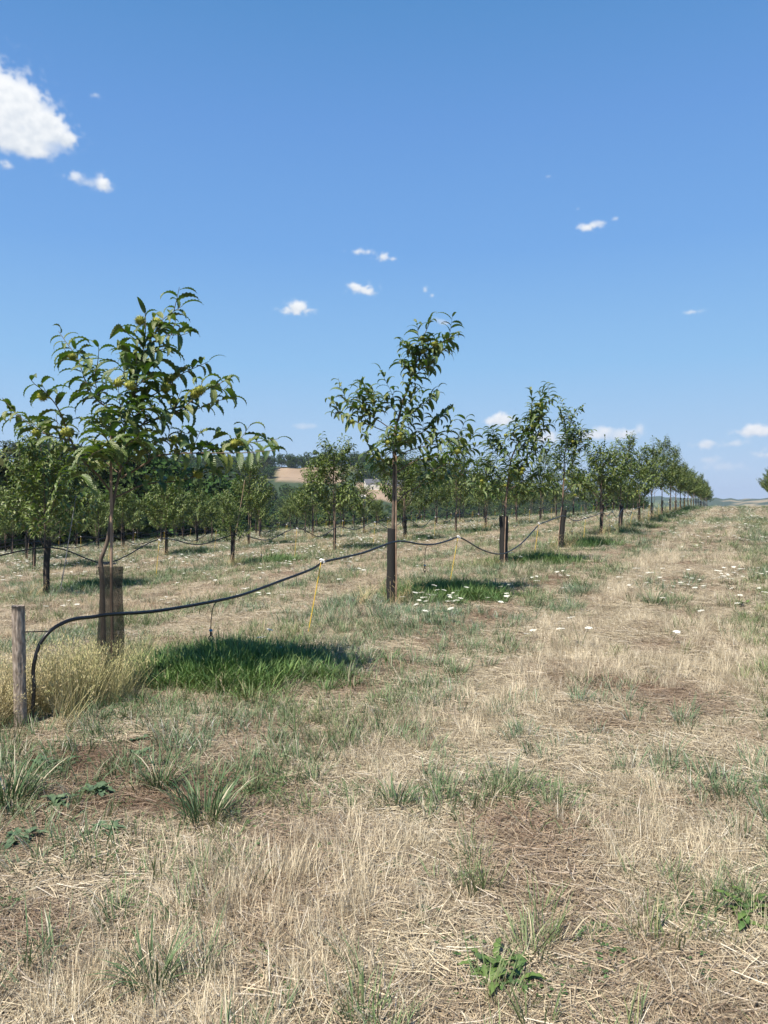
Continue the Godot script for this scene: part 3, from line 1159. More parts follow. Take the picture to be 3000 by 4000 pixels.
# ---------------------------------------------------------------- irrigation
func build_irrigation() -> void:
	rng.seed = 31
	var rod := MB.new()
	tube(rod, PackedVector3Array([Vector3(0, -0.06, 0), Vector3(0, 0.5, 0), Vector3(0, 1.0, 0)]), PackedFloat32Array([0.0055, 0.0055, 0.0055]), 8)
	var rod_m := rod.mesh(M.yellow)
	var clip := MB.new()
	tube(clip, PackedVector3Array([Vector3(-0.03, 0.0, 0), Vector3(-0.012, 0.012, 0), Vector3(0.012, 0.012, 0), Vector3(0.035, -0.01, 0)]), PackedFloat32Array([0.012, 0.016, 0.014, 0.008]), 8)
	tube(clip, PackedVector3Array([Vector3(0, -0.03, 0), Vector3(0, 0.03, 0)]), PackedFloat32Array([0.012, 0.012]), 8)
	var clip_m := clip.mesh(M.clip)
	var eye := ring_mesh(0.014, 0.004, M.clip)
	var nozzle := MB.new()
	tube(nozzle, PackedVector3Array([Vector3(0, 0, 0), Vector3(0, -0.02, 0), Vector3(0, -0.025, 0), Vector3(0, -0.055, 0)]), PackedFloat32Array([0.006, 0.006, 0.011, 0.007]), 8)
	tube(nozzle, PackedVector3Array([Vector3(0, -0.09, 0), Vector3(0, -0.098, 0), Vector3(0, -0.12, 0)]), PackedFloat32Array([0.005, 0.012, 0.004]), 8)
	var noz_m := nozzle.mesh(M.hose)
	var loop := ring_mesh(0.02, 0.005, M.hose)
	var collar := MB.new()
	tube(collar, PackedVector3Array([Vector3(0, 0.004, 0), Vector3(0, -0.012, 0)]), PackedFloat32Array([0.016, 0.016]), 10)
	var collar_m := collar.mesh(M.blue)
	for row in 6:
		var pts := PackedVector3Array()
		if row == 0:
			pts = vecs(HOSE)
		var mine: Array = trees.filter(func(t: Dictionary) -> bool: return t.row == row)
		if row:
			# comes in from outside the picture on the left
			var u0: float = mine[0].u
			pts.append(spot(u0 - 4.5, mine[0].w - 0.12) + Vector3(0, 0.6, 0))
			pts.append(spot(u0 - 2.0, mine[0].w - 0.12) + Vector3(0, 0.78, 0))
		for k in mine.size():
			var t: Dictionary = mine[k]
			if row == 0 and k < 6:
				continue
			var last: bool = k == mine.size() - 1
			if not (row == 0 and k == 6 and false):
				pts.append(spot(t.u, t.w - 0.13) + Vector3(0, rf(0.8, 0.95) if (row == 0 or k) else 0.95, 0))
			if last:
				break
			var gap: float = mine[k + 1].u - t.u
			pts.append(spot(t.u + gap * 0.25, t.w - 0.12) + Vector3(0, rf(0.5, 0.72), 0))
			pts.append(spot(t.u + gap * 0.52, t.w - 0.12) + Vector3(0, 0.93, 0))
			pts.append(spot(t.u + gap * 0.76, t.w - 0.12) + Vector3(0, rf(0.55, 0.75), 0))
		var l := smooth(pts, 5)
		var hm := MB.new()
		tube(hm, l, taper(l.size(), 0.0135, 0.0135), 8)
		var h := part("irrigation_hose", hm.mesh(M.hose), self)
		h.name = numbered("irrigation_hose")
		tag(h, "black irrigation hose sagging along the %s row of trees" % ROWS[row] if row else "black irrigation hose arching up beside the weathered post along the front row", "hose", "irrigation hoses")
		for k in mine.size() - 1:
			var t: Dictionary = mine[k]
			var gap: float = mine[k + 1].u - t.u
			if t.u > 88.0:
				continue
			var foot := spot(t.u + gap * 0.5, t.w - 0.11)
			var head := foot + Vector3(rf(-0.02, 0.12), 0.92, 0)
			if row == 0 and k < 6:
				var r: Array = RODS[k]
				foot = on_land(r[0], -r[4])
				head = Vector3(r[2], r[3], r[4])
			var o := thing("hose_support_rod", "yellow rod holding up the hose past the %s tree of the %s row" % [ORDER[k], ROWS[row]], "rod", foot, "yellow hose rods in the %s row" % ROWS[row])
			var up := head - foot
			var q := Quaternion(Vector3.UP, up.normalized())
			o.quaternion = q
			part("rod", rod_m, o, Transform3D(Basis().scaled(Vector3(1, up.length(), 1)), Vector3.ZERO))
			var c := part("clip", clip_m, o, Transform3D(Basis().scaled(Vector3(0.7, 0.7, 0.7)), Vector3(0, up.length(), 0)))
			part("ring", eye, c, Transform3D(Basis(Vector3.RIGHT, PI / 2), Vector3(0.045, -0.02, 0)))
		if row > 3:
			continue
		for k in mine.size():
			var t: Dictionary = mine[k]
			if t.u > 60.0 - row * 8.0:
				continue
			var top := Vector3.ZERO
			var low := Vector3.ZERO
			if row == 0 and k < 4:
				var e: Array = EMITTERS[k]
				top = Vector3(e[0], e[1] - 0.005, e[4])
				low = Vector3(e[2], e[3] + 0.1, e[4])
			else:
				var best := 1e9
				var want := spot(t.u + 1.3, t.w - 0.12)
				for p in l:
					var d := Vector2(p.x - want.x, p.z - want.z).length()
					if d < best:
						best = d
						top = p
				low = top + Vector3(rf(-0.05, 0.02), -0.42, 0)
			var o := thing("drip_emitter", "small black sprinkler dangling from the hose past the %s tree of the %s row" % [ORDER[k], ROWS[row]], "sprinkler", low, "sprinklers on the %s row hose" % ROWS[row])
			var tb := MB.new()
			var rel := top - low
			tube(tb, smooth(PackedVector3Array([rel, rel * 0.75 + Vector3(-rel.x * 0.45, 0, 0), rel * 0.35 + Vector3(-rel.x * 0.3, 0, 0), Vector3.ZERO]), 3), taper(10, 0.004, 0.004), 6)
			part("tube", tb.mesh(M.hose), o)
			part("nozzle", noz_m, o)
			part("loop", loop, o, Transform3D(Basis(Vector3.RIGHT, PI / 2), Vector3(0, -0.073, 0)))
			part("collar", collar_m, o)

func build_post() -> void:
	rng.seed = 5
	var at := on_land(-2.42, 5.1)
	var o := thing("wooden_post", "short weathered grey wooden post with a split face at left edge", "post", at)
	var mb := MB.new()
	var sides := 20
	var rows := 24
	for j in rows + 1:
		var y := lerpf(-0.1, 0.83, float(j) / rows)
		for i in sides:
			var a := TAU * i / sides
			var r := 0.040 * (1.0 + 0.10 * nc.get_noise_3d(cos(a), y * 1.5, sin(a)) + 0.06 * nc.get_noise_3d(cos(a) * 3.0, y * 7.0, sin(a) * 3.0))
			var split := absf(wrapf(a - 1.1 - 0.15 * sin(y * 9.0), -PI, PI))    # a drying crack down the front
			if y < 0.5:
				r -= 0.012 * smoothstep(0.25, 0.0, split)
			mb.v.append(Vector3(cos(a) * r - 0.02 * (y - 0.3) + 0.006 * nc.get_noise_1d(y * 2.0), y + (0.006 * nc.get_noise_1d(a * 2.0) if j == rows else 0.0), sin(a) * r))
	for j in rows:
		for i in sides:
			mb.quad(j * sides + i, j * sides + (i + 1) % sides, (j + 1) * sides + (i + 1) % sides, (j + 1) * sides + i)
	var t := mb.v.size()
	mb.v.append(Vector3(-0.011, 0.834, 0))
	for i in sides:
		mb.i.append_array(PackedInt32Array([t, rows * sides + (i + 1) % sides, rows * sides + i]))
	var st := SurfaceTool.new()
	st.create_from(mb.mesh(M.old_wood), 0)
	st.generate_normals()
	st.set_material(M.old_wood)
	part("shaft", st.commit(), o)
	# the tie to the hose
	var w := MB.new()
	tube(w, PackedVector3Array([Vector3(0.03, 0.655, 0.0), Vector3(0.08, 0.652, -0.03), Vector3(0.15, 0.645, -0.09)]), PackedFloat32Array([0.004, 0.004, 0.004]), 6)
	part("tie", w.mesh(M.hose), o)

# ---------------------------------------------------------------- grass
func blade(mb: MB, at: Vector3, az: float, lean: float, long: float, wide: float, bend: float, c0: Color, c1: Color, segs := 2) -> void:
	var d := Vector3(cos(az), 0, sin(az))
	var s := Vector3(-sin(az), 0, cos(az)).rotated(Vector3.UP, rf(-0.9, 0.9)) * wide * 0.5
	var p := at
	var b := mb.v.size()
	for k in segs + 1:
		var t := float(k) / segs
		var c := c0.lerp(c1, t)
		if k == segs:
			mb.v.append(p)
			mb.c.append(c)
		else:
			var w := s * (1.0 - 0.35 * t)
			mb.v.append(p - w)
			mb.v.append(p + w)
			mb.c.append(c)
			mb.c.append(c)
		p += (d * sin(lean) + Vector3.UP * cos(lean)) * long / segs
		lean += bend / segs
	for k in segs - 1:
		mb.quad(b + 2 * k, b + 2 * k + 1, b + 2 * k + 3, b + 2 * k + 2)
	var e := b + 2 * (segs - 1)
	mb.i.append_array(PackedInt32Array([e, e + 1, e + 2]))

func straw_color() -> Color:
	var k := rng.randf() * 1.02
	if k < 0.5:
		return Color(0.575, 0.51, 0.375) * rf(0.8, 1.15)
	if k < 0.75:
		return Color(0.455, 0.385, 0.272) * rf(0.75, 1.15)
	if k < 0.92:
		return Color(0.26, 0.21, 0.15) * rf(0.7, 1.1)
	return Color(0.68, 0.64, 0.55) * rf(0.85, 1.1)

func green_color() -> Color:
	return Color(0.10, 0.165, 0.065).lerp(Color(0.18, 0.225, 0.10), rng.randf()) * rf(0.75, 1.2)

func litter_mesh(n: int, rad: float) -> ArrayMesh:
	var mb := MB.new()
	for k in n:
		var a := rf(0, TAU)
		var q := rad * sqrt(rng.randf())
		var p := Vector3(cos(a) * q, rf(0.002, 0.03), sin(a) * q)
		var az := rf(0, TAU)
		var long := rf(0.05, 0.17)
		var d := Vector3(cos(az), rf(-0.12, 0.22), sin(az)) * long
		var bow := Vector3(-sin(az), rf(-0.1, 0.5), cos(az)) * rf(-0.12, 0.12) * long
		var w := Vector3(-sin(az), rf(-0.7, 0.7), cos(az)) * rf(0.0005, 0.0012)
		var c := straw_color() * rf(0.7, 1.0)
		var b := mb.v.size()
		for t: float in [-0.5, 0.0, 0.5]:
			var x := p + d * t + bow * (1.0 - 4.0 * t * t)
			x.y = maxf(x.y, 0.001)
			mb.v.append(x - w)
			mb.v.append(x + w)
			mb.c.append(c)
			mb.c.append(c)
		mb.quad(b, b + 1, b + 3, b + 2)
		mb.quad(b + 2, b + 3, b + 5, b + 4)
	return mb.mesh(M.straw)

func dry_mesh(n: int, rad: float, lo: float, hi: float) -> ArrayMesh:
	var mb := MB.new()
	var lean0 := rf(0.25, 0.75)
	var az0 := rf(0, TAU)
	for k in n:
		var a := rf(0, TAU)
		var q := rad * sqrt(rng.randf())
		var c := straw_color()
		var az := az0 + rf(-1.4, 1.4)
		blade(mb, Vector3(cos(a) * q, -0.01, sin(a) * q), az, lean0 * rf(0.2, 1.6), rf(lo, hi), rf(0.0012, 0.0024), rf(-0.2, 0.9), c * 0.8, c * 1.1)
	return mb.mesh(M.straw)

func green_mesh(n: int, rad: float, lo: float, hi: float, wide: float, dry := 0.12) -> ArrayMesh:
	var mb := MB.new()
	for k in n:
		var a := rf(0, TAU)
		var q := rad * sqrt(rng.randf())
		var c := green_color()
		if rng.randf() < dry:
			c = straw_color()
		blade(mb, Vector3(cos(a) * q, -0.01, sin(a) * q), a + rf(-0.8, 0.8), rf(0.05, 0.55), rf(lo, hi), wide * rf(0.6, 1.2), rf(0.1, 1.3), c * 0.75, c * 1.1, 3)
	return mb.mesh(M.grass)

func tall_mesh(n: int) -> ArrayMesh:
	var mb := MB.new()
	for k in n:
		var a := rf(0, TAU)
		var q := 0.07 * sqrt(rng.randf())
		var c := Color(0.56, 0.46, 0.28).lerp(Color(0.44, 0.40, 0.2), rng.randf()) * rf(0.75, 1.15)
		var at := Vector3(cos(a) * q, -0.01, sin(a) * q)
		var long := rf(0.28, 0.62)
		var az := rf(-0.8, 0.8)
		if rng.randf() < 0.3:
			az = rf(0, TAU)
		var lean := rf(0.05, 0.5)
		var bend := rf(0.1, 0.7)
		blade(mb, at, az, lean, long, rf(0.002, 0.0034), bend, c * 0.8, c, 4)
		if long > 0.42:        # seed head
			var p := at
			var ln := lean
			for s in 4:
				p += (Vector3(cos(az), 0, sin(az)) * sin(ln) + Vector3.UP * cos(ln)) * long / 4.0
				ln += bend / 4.0
			for s in 5:
				var f := s / 5.0
				var d := (Vector3(cos(az), 0, sin(az)) * sin(ln) + Vector3.UP * cos(ln))
				blade(mb, p - d * 0.07 * f, rf(0, TAU), 0.3, rf(0.012, 0.022), 0.004, 0.4, c * 1.1, c * 1.15, 1 + 1)
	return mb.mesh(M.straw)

func clover_mesh(n: int, rad: float) -> ArrayMesh:
	var mb := MB.new()
	for k in n:
		var a := rf(0, TAU)
		var q := rad * sqrt(rng.randf())
		var p := Vector3(cos(a) * q, rf(0.008, 0.035), sin(a) * q)
		var c := Color(0.055, 0.105, 0.03) * rf(0.7, 1.5)
		var az := rf(0, TAU)
		for l in 3:
			var b := mb.v.size()
			var d := Vector3(cos(az + l * TAU / 3), rf(-0.3, 0.4), sin(az + l * TAU / 3)) * rf(0.006, 0.011)
			var s := Vector3(-d.z, rf(-0.002, 0.002), d.x) * 0.55
			for x: Vector3 in [p, p + d * 0.6 + s, p + d * 1.15, p + d * 0.6 - s]:
				mb.v.append(x)
				mb.c.append(c)
			mb.quad(b, b + 1, b + 2, b + 3)
	return mb.mesh(M.grass)

func put(list: Array, x: float, z: float, s: float, tall: float, tint: Color) -> void:
	list.append([Transform3D(Basis(Vector3.UP, rf(0, TAU)).scaled(Vector3(s, s * tall, s)), on_land(x, z)), tint])

func stuff(called: String, label: String, category: String) -> Node3D:
	var o := Node3D.new()
	o.name = called
	o.set_meta("kind", "stuff")
	tag(o, label, category)
	add_child(o)
	return o

func build_grass() -> void:
	rng.seed = 404
	var V := 4
	var litter := []
	var dry := []
	var green := []
	var lushm := []
	var tallm := []
	var clover := []
	var stubble := []
	for k in V:
		litter.append(litter_mesh(95, 0.17))
		dry.append(dry_mesh(44, 0.065, 0.05, 0.16))
		stubble.append(dry_mesh(34, 0.1, 0.03, 0.09))
		green.append(green_mesh(22, 0.05, 0.06, 0.19, 0.0042))
		lushm.append(green_mesh(30, 0.08, 0.12, 0.32, 0.008, 0.03))
		tallm.append(tall_mesh(26))
		clover.append(clover_mesh(34, 0.09))
	var L := {}
	for n in ["litter", "dry", "green", "lush", "tall", "clover", "stubble"]:
		L[n] = []
		for k in V:
			L[n].append([])
	# zones: from, to, then how many each of litter, dry, stubble, green, clover per square metre, scale
	for zone: Array in [[1.6, 3.5, 250, 150, 150, 150, 120, 1.0], [3.5, 6.0, 180, 125, 110, 140, 75, 1.0], [6.0, 10.0, 105, 90, 60, 105, 35, 1.1], [10.0, 20.0, 45, 50, 20, 48, 7, 1.3], [20.0, 45.0, 9, 14, 4, 14, 0.8, 1.7], [45.0, 90.0, 2.0, 4.5, 0.8, 4.0, 0.0, 2.2]]:
		var z0: float = zone[0]
		var z1: float = zone[1]
		var area := 0.56 * (z1 * z1 - z0 * z0) + 2.4 * (z1 - z0)
		for kind in 5:
			var total := int(area * zone[2 + kind])
			for k in total:
				var z := sqrt(rf(z0 * z0, z1 * z1))
				var x := rf(-1, 1) * (0.56 * z + 1.2)
				if z > 45.0 and -x * CS + z * SN > 60.0:
					continue
				var s: float = zone[7] * rf(0.8, 1.25)
				var lu := grown("lush", x, z)
				if kind == 0:
					if lu > 0.45 and rng.randf() < 0.8:
						continue
					var b := grown("bare", x, z)
					var tint := Color(1.12, 1.1, 1.06).lerp(Color(0.6, 0.47, 0.42) * (1.0 - 0.25 * b), clampf(0.8 * b + 0.6 * strips(x, z).y + 1.1 * na.get_noise_2d(x * 7.0 + 31.0, z * 7.0) + 0.5 * nb.get_noise_2d(x * 30.0, z * 30.0), 0, 1))
					if b > 0.4 and rng.randf() < 0.6:
						continue
					put(L.litter[k % V], x, z, s, 1.0, tint * rf(0.85, 1.1))
				elif kind == 1 or kind == 2:
					var st := strawness(x, z)
					if rng.randf() > (st * 1.1 if kind == 1 else 0.35 + 0.6 * st) or (lu > 0.4 and rng.randf() < 0.85) or (kind == 2 and rng.randf() < grown("bare", x, z)):
						continue
					var tint := Color(1.0, 1.0, 1.0).lerp(Color(0.97, 0.84, 0.74), rng.randf() * smoothstep(3.0, 8.0, -x * CS + z * SN)) * rf(0.8, 1.15)
					var pale := smoothstep(0.55, 1.0, st) * 0.28
					put((L.dry if kind == 1 else L.stubble)[k % V], x, z, s, rf(0.6, 1.15) * (0.6 + 0.65 * st), tint * (0.9 + pale))
				elif kind == 3:
					var g := greenness(x, z)
					if rng.randf() > g * 1.15 or lu > 0.6:
						continue
					var blue := na.get_noise_2d(x * 3.0 - 70.0, z * 3.0)
					put(L.green[k % V], x, z, s, rf(0.6, 1.15), Color(1.05, 1.0, 0.85).lerp(Color(0.8, 0.98, 1.25), clampf(0.5 + blue, 0, 1)) * rf(0.85, 1.15))
				else:
					if rng.randf() > 0.15 + greenness(x, z) or na.get_noise_2d(x * 11.0, z * 11.0 + 40.0) < 0.05:
						continue
					put(L.clover[k % V], x, z, s, 1.0, Color(1, 1, 1) * rf(0.8, 1.3))
	# lush grass where the sprinklers water the ground
	for t: Dictionary in trees:
		var e: Vector3 = t.wet
		var dist := -e.z
		if not t.has("wet") or t.u > 85.0 or t.row > 5:
			continue
		var n := int(clampf(95000.0 / (dist * dist), 50.0, 2000.0))
		var s := clampf(0.85 + dist * 0.018, 0.95, 1.7)
		for k in n:
			var x := e.x + rng.randfn() * 0.8
			var z := -e.z + rng.randfn() * 0.66
			var lu := grown("lush", x, z) + 0.25 * na.get_noise_2d(x * 14.0, z * 14.0)
			if lu < rf(0.12, 0.62):
				continue
			put(L.lush[k % V], x, z, s * rf(0.75, 1.15), clampf(0.45 + 0.6 * lu, 0.4, 1.05) * rf(0.75, 1.15), Color(0.6, 0.92, 0.62).lerp(Color(1.05, 1.15, 0.65), rng.randf() * 0.75) * rf(0.75, 1.15))
	# tall golden grass left standing round the post and the trunks, where the mower cannot reach
	for k in 230:
		var f := rng.randf()
		var x := lerpf(-2.75, -2.0, f) + rf(-0.15, 0.15)
		var z := lerpf(4.95, 5.85, f) + rng.randfn() * 0.22
		if absf(x + 2.36) < 0.2 and z < 5.25:      # the post and the foot of the hose stay in view
			continue
		put(L.tall[k % V], x, z, rf(0.8, 1.1), rf(0.55, 1.05), Color(1, 1, 1).lerp(Color(0.75, 0.95, 0.6), clampf(f * 0.6 + rf(-0.5, 0.2), 0, 1)) * rf(0.8, 1.1))
	for k in 120:
		var x := rf(-3.6, -2.4)
		var z := rf(5.2, 7.5)
		put(L.tall[k % V], x, z, rf(0.6, 0.9), rf(0.4, 0.7), Color(1, 1, 1) * rf(0.8, 1.1))
	for t: Dictionary in trees:
		var p: Vector3 = t.at
		if (t.row == 0 and t.k == 0) or t.row > 4 or t.u > 70.0:
			continue
		var lots := rng.randf()
		for k in int(4 + 12 * lots):
			put(L.tall[k % V], p.x + rng.randfn() * 0.2, -p.z + rng.randfn() * 0.2 - 0.1, rf(0.7, 1.1), rf(0.35, 0.6) + 0.4 * lots, Color(1.05, 0.98, 0.9) * rf(0.85, 1.15))
	var o := stuff("grass_litter", "flat mown straw lying over the whole orchard floor", "straw")
	for k in V:
		scatter("straw_mat", litter[k], L.litter[k], o)
	o = stuff("dry_grass", "short pale dry grass standing across the orchard floor", "grass")
	for k in V:
		scatter("dry_tufts", dry[k], L.dry[k], o)
		scatter("stubble", stubble[k], L.stubble[k], o)
	o = stuff("green_grass", "thin green grass growing through the dry straw", "grass")
	for k in V:
		scatter("green_tufts", green[k], L.green[k], o)
	o = stuff("watered_grass", "dark lush grass patches watered by the sprinklers beside the trees", "grass")
	for k in V:
		scatter("lush_tufts", lushm[k], L.lush[k], o)
	o = stuff("tall_dry_grass", "tall golden seeding grass round the post and tree guards", "grass")
	for k in V:
		scatter("tall_tufts", tallm[k], L.tall[k], o)
	o = stuff("clover", "small green clover leaves creeping among the straw", "clover")
	for k in V:
		scatter("clover_patch", clover[k], L.clover[k], o)
	var total := 0
	for n: String in L:
		for k in V:
			total += L[n][k].size()
	print("grass clumps ", total)

# ---------------------------------------------------------------- single plants on the orchard floor
func weed_leaf(long: float, wide: float, lobes: float, c: Color) -> ArrayMesh:
	var mb := MB.new()
	var ang := rf(0.5, 0.9)
	var p := Vector3.ZERO
	var n := 8
	for k in n + 1:
		var t := float(k) / n
		if k:
			ang -= 0.16
			p += Vector3(cos(ang), sin(ang), 0) * long / n
		var w := wide * pow(sin(PI * clampf(0.06 + t * 0.94, 0, 1)), 0.7) * (1.0 - lobes * (k % 2))
		for s: float in [-1.0, 0.0, 1.0]:
			mb.v.append(p + Vector3(0, absf(s) * w * 0.35 + rf(-0.004, 0.004), s * w))
			mb.c.append(c * (1.25 if s == 0.0 else 1.0))
	for k in n:
		for q in 2:
			mb.quad(k * 3 + q, k * 3 + q + 1, k * 3 + q + 4, k * 3 + q + 3)
	var st := SurfaceTool.new()
	st.create_from(mb.mesh(M.grass), 0)
	st.generate_normals()
	st.set_material(M.grass)
	return st.commit()

func build_weeds() -> void:
	rng.seed = 88
	# green grass tufts that stand alone
	var tufts := [
		[-0.83, 3.55, 0.30, 75, "largest green grass tuft on the bare brown ground", 0.16],
		[-1.16, 3.97, 0.25, 40, "upright green grass tuft just behind the largest tuft", 0.1],
		[-1.86, 3.78, 0.30, 95, "drooping grey-green grass tuft at the left edge", 0.17],
		[-0.70, 2.33, 0.24, 34, "bright green grass tuft at the bottom edge left of centre", 0.08],
		[0.06, 3.72, 0.20, 30, "low green grass tuft on flattened straw near picture centre", 0.1],
		[3.62, 10.34, 0.34, 60, "green grass tuft standing alone in the pale track", 0.2]]
	for t: Array in tufts:
		var o := thing("grass_tuft", t[4], "grass tuft", on_land(t[0], t[1]), "single green grass tufts")
		var mb := MB.new()
		for k in int(t[3]) * 2:
			var a := rf(0, TAU)
			var q: float = t[5] * 0.6 * sqrt(rng.randf())
			var c := Color(0.06, 0.125, 0.05).lerp(Color(0.12, 0.19, 0.08), rng.randf()) * rf(0.75, 1.15)
			if rng.randf() < (0.35 if t[0] == -1.86 else 0.1):
				c = straw_color() * 0.8
			blade(mb, Vector3(cos(a) * q, -0.01, sin(a) * q), a + rf(-0.6, 0.6), rf(0.1, 0.7), t[2] * rf(0.5, 1.1), rf(0.004, 0.008), rf(0.4, 1.5), c * 0.8, c * 1.1, 4)
		part("blades", mb.mesh(M.grass), o).set_meta("kind", "stuff")
	# broad leaved weeds
	var leafs := [weed_leaf(0.08, 0.014, 0.45, Color(0.07, 0.13, 0.035)), weed_leaf(0.065, 0.014, 0.55, Color(0.055, 0.105, 0.035)), weed_leaf(0.09, 0.013, 0.4, Color(0.10, 0.16, 0.04))]
	var grey := [weed_leaf(0.08, 0.017, 0.5, Color(0.09, 0.14, 0.075)), weed_leaf(0.065, 0.015, 0.55, Color(0.07, 0.12, 0.06)), weed_leaf(0.09, 0.016, 0.45, Color(0.08, 0.125, 0.065))]
	var weeds := [
		[0.36, 2.38, 70, 0.85, leafs, "bright leafy weed at the bottom edge right of centre"],
		[1.29, 2.68, 36, 1.1, leafs, "dark leafy weed near the right edge at bottom"],
		[-1.86, 4.27, 37, 1.15, grey, "round grey-green weed on bare soil near the post"],
		[-1.44, 3.84, 27, 1.035, grey, "flat grey-green weed spreading across the brown soil"],
		[-1.58, 3.72, 23, 1.035, grey, "second flat grey-green weed beside the brown soil edge"],
		[-1.50, 4.72, 23, 1.035, grey, "pale leafy weed at the top of the brown soil patch"],
		[-1.42, 4.45, 20, 0.8049999999999999, grey, "small pale weed in the middle of the brown soil patch"],
		[-1.23, 3.40, 27, 1.15, grey, "spreading dull weed in front of the largest grass tuft"],
		[-1.58, 3.35, 27, 1.15, grey, "low wide weed near the left edge below the drooping tuft"],
		[-2.1, 4.35, 15, 0.8049999999999999, grey, "tiny weed on pale bare earth at the left edge"],
		[-0.62, 4.55, 8, 0.8, leafs, "small dark weed in the straw below the lush patch"],
		[0.32, 3.15, 12, 0.6, leafs, "small creeping weed on the flattened brown straw"],
		[4.6, 8.85, 18, 1.5, leafs, "dark broad weed at the right edge beside the track"],
		[4.9, 10.4, 18, 1.6, leafs, "second dark weed farther along the right edge"]]
	for t: Array in weeds:
		var o := thing("weed", t[5], "weed", on_land(t[0], t[1]), "broad leaved weeds")
		for k in int(t[2]):
			var s: float = t[3] * rf(0.75, 1.25)
			var b := Basis(Vector3.UP, k * 2.4 + rf(-0.3, 0.3)) * Basis(Vector3.BACK, rf(-0.3, 0.6))
			var kit: Array = t[4]
			part("leaf", kit[k % 3], o, Transform3D(b.scaled(Vector3(s, s, s)), Vector3(rf(-0.03, 0.03), 0.012, rf(-0.03, 0.03)) * (2.2 if t[2] > 30 else 1.0)))

func umbel(mb: MB, at: Vector3, rad: float, tilt: Vector3) -> void:
	var up := (Vector3.UP + tilt).normalized()
	var x := up.cross(Vector3.FORWARD).normalized()
	var z := up.cross(x)
	for k in 26:
		var q := rad * sqrt((k + 0.5) / 26.0)
		var a := k * 2.39996
		var p := at + (x * cos(a) + z * sin(a)) * q + up * (0.004 - 0.1 * q * q / rad) + up * rf(-0.002, 0.002)
		var b := mb.v.size()
		var s := rad * 0.23
		for j in 5:
			var g := TAU * j / 5.0 + a
			mb.v.append(p + (x * cos(g) + z * sin(g)) * s * rf(0.7, 1.1) + up * rf(-0.003, 0.003))
			mb.c.append(Color(0.74, 0.74, 0.66) * rf(0.9, 1.05))
		for j in 3:
			mb.i.append_array(PackedInt32Array([b, b + j + 1, b + j + 2]))

func flower_mesh(heads: int, tall: float, rad: float) -> Array:
	var stems := MB.new()
	var tops := MB.new()
	for k in heads:
		var a := rf(0, TAU)
		var lean := rf(0.02, 0.3)
		var h := tall * rf(0.6, 1.1)
		var foot := Vector3(rf(-0.02, 0.02), -0.02, rf(-0.02, 0.02))
		var tip := foot + Vector3(cos(a) * lean * h, h, sin(a) * lean * h)
		tube(stems, PackedVector3Array([foot, foot.lerp(tip, 0.5) + Vector3(0, 0.02, 0), tip]), PackedFloat32Array([0.002, 0.0017, 0.0012]), 4, false)
		for j in 6:
			var p := foot.lerp(tip, 0.3 + 0.11 * j)
			var d := Vector3(rf(-1, 1), 0.4, rf(-1, 1)).normalized() * 0.06
			var b := stems.v.size()
			for q: Vector3 in [p, p + d * 0.6 + Vector3(0.004, 0, 0.004), p + d]:
				stems.v.append(q)
				stems.n.append(Vector3.UP)
			stems.i.append_array(PackedInt32Array([b, b + 1, b + 2]))
		umbel(tops, tip, rad * rf(0.7, 1.15), Vector3(rf(-0.3, 0.3), 0, rf(-0.1, 0.4)))
	return [stems.mesh(M.stem), tops.mesh(M.petal)]

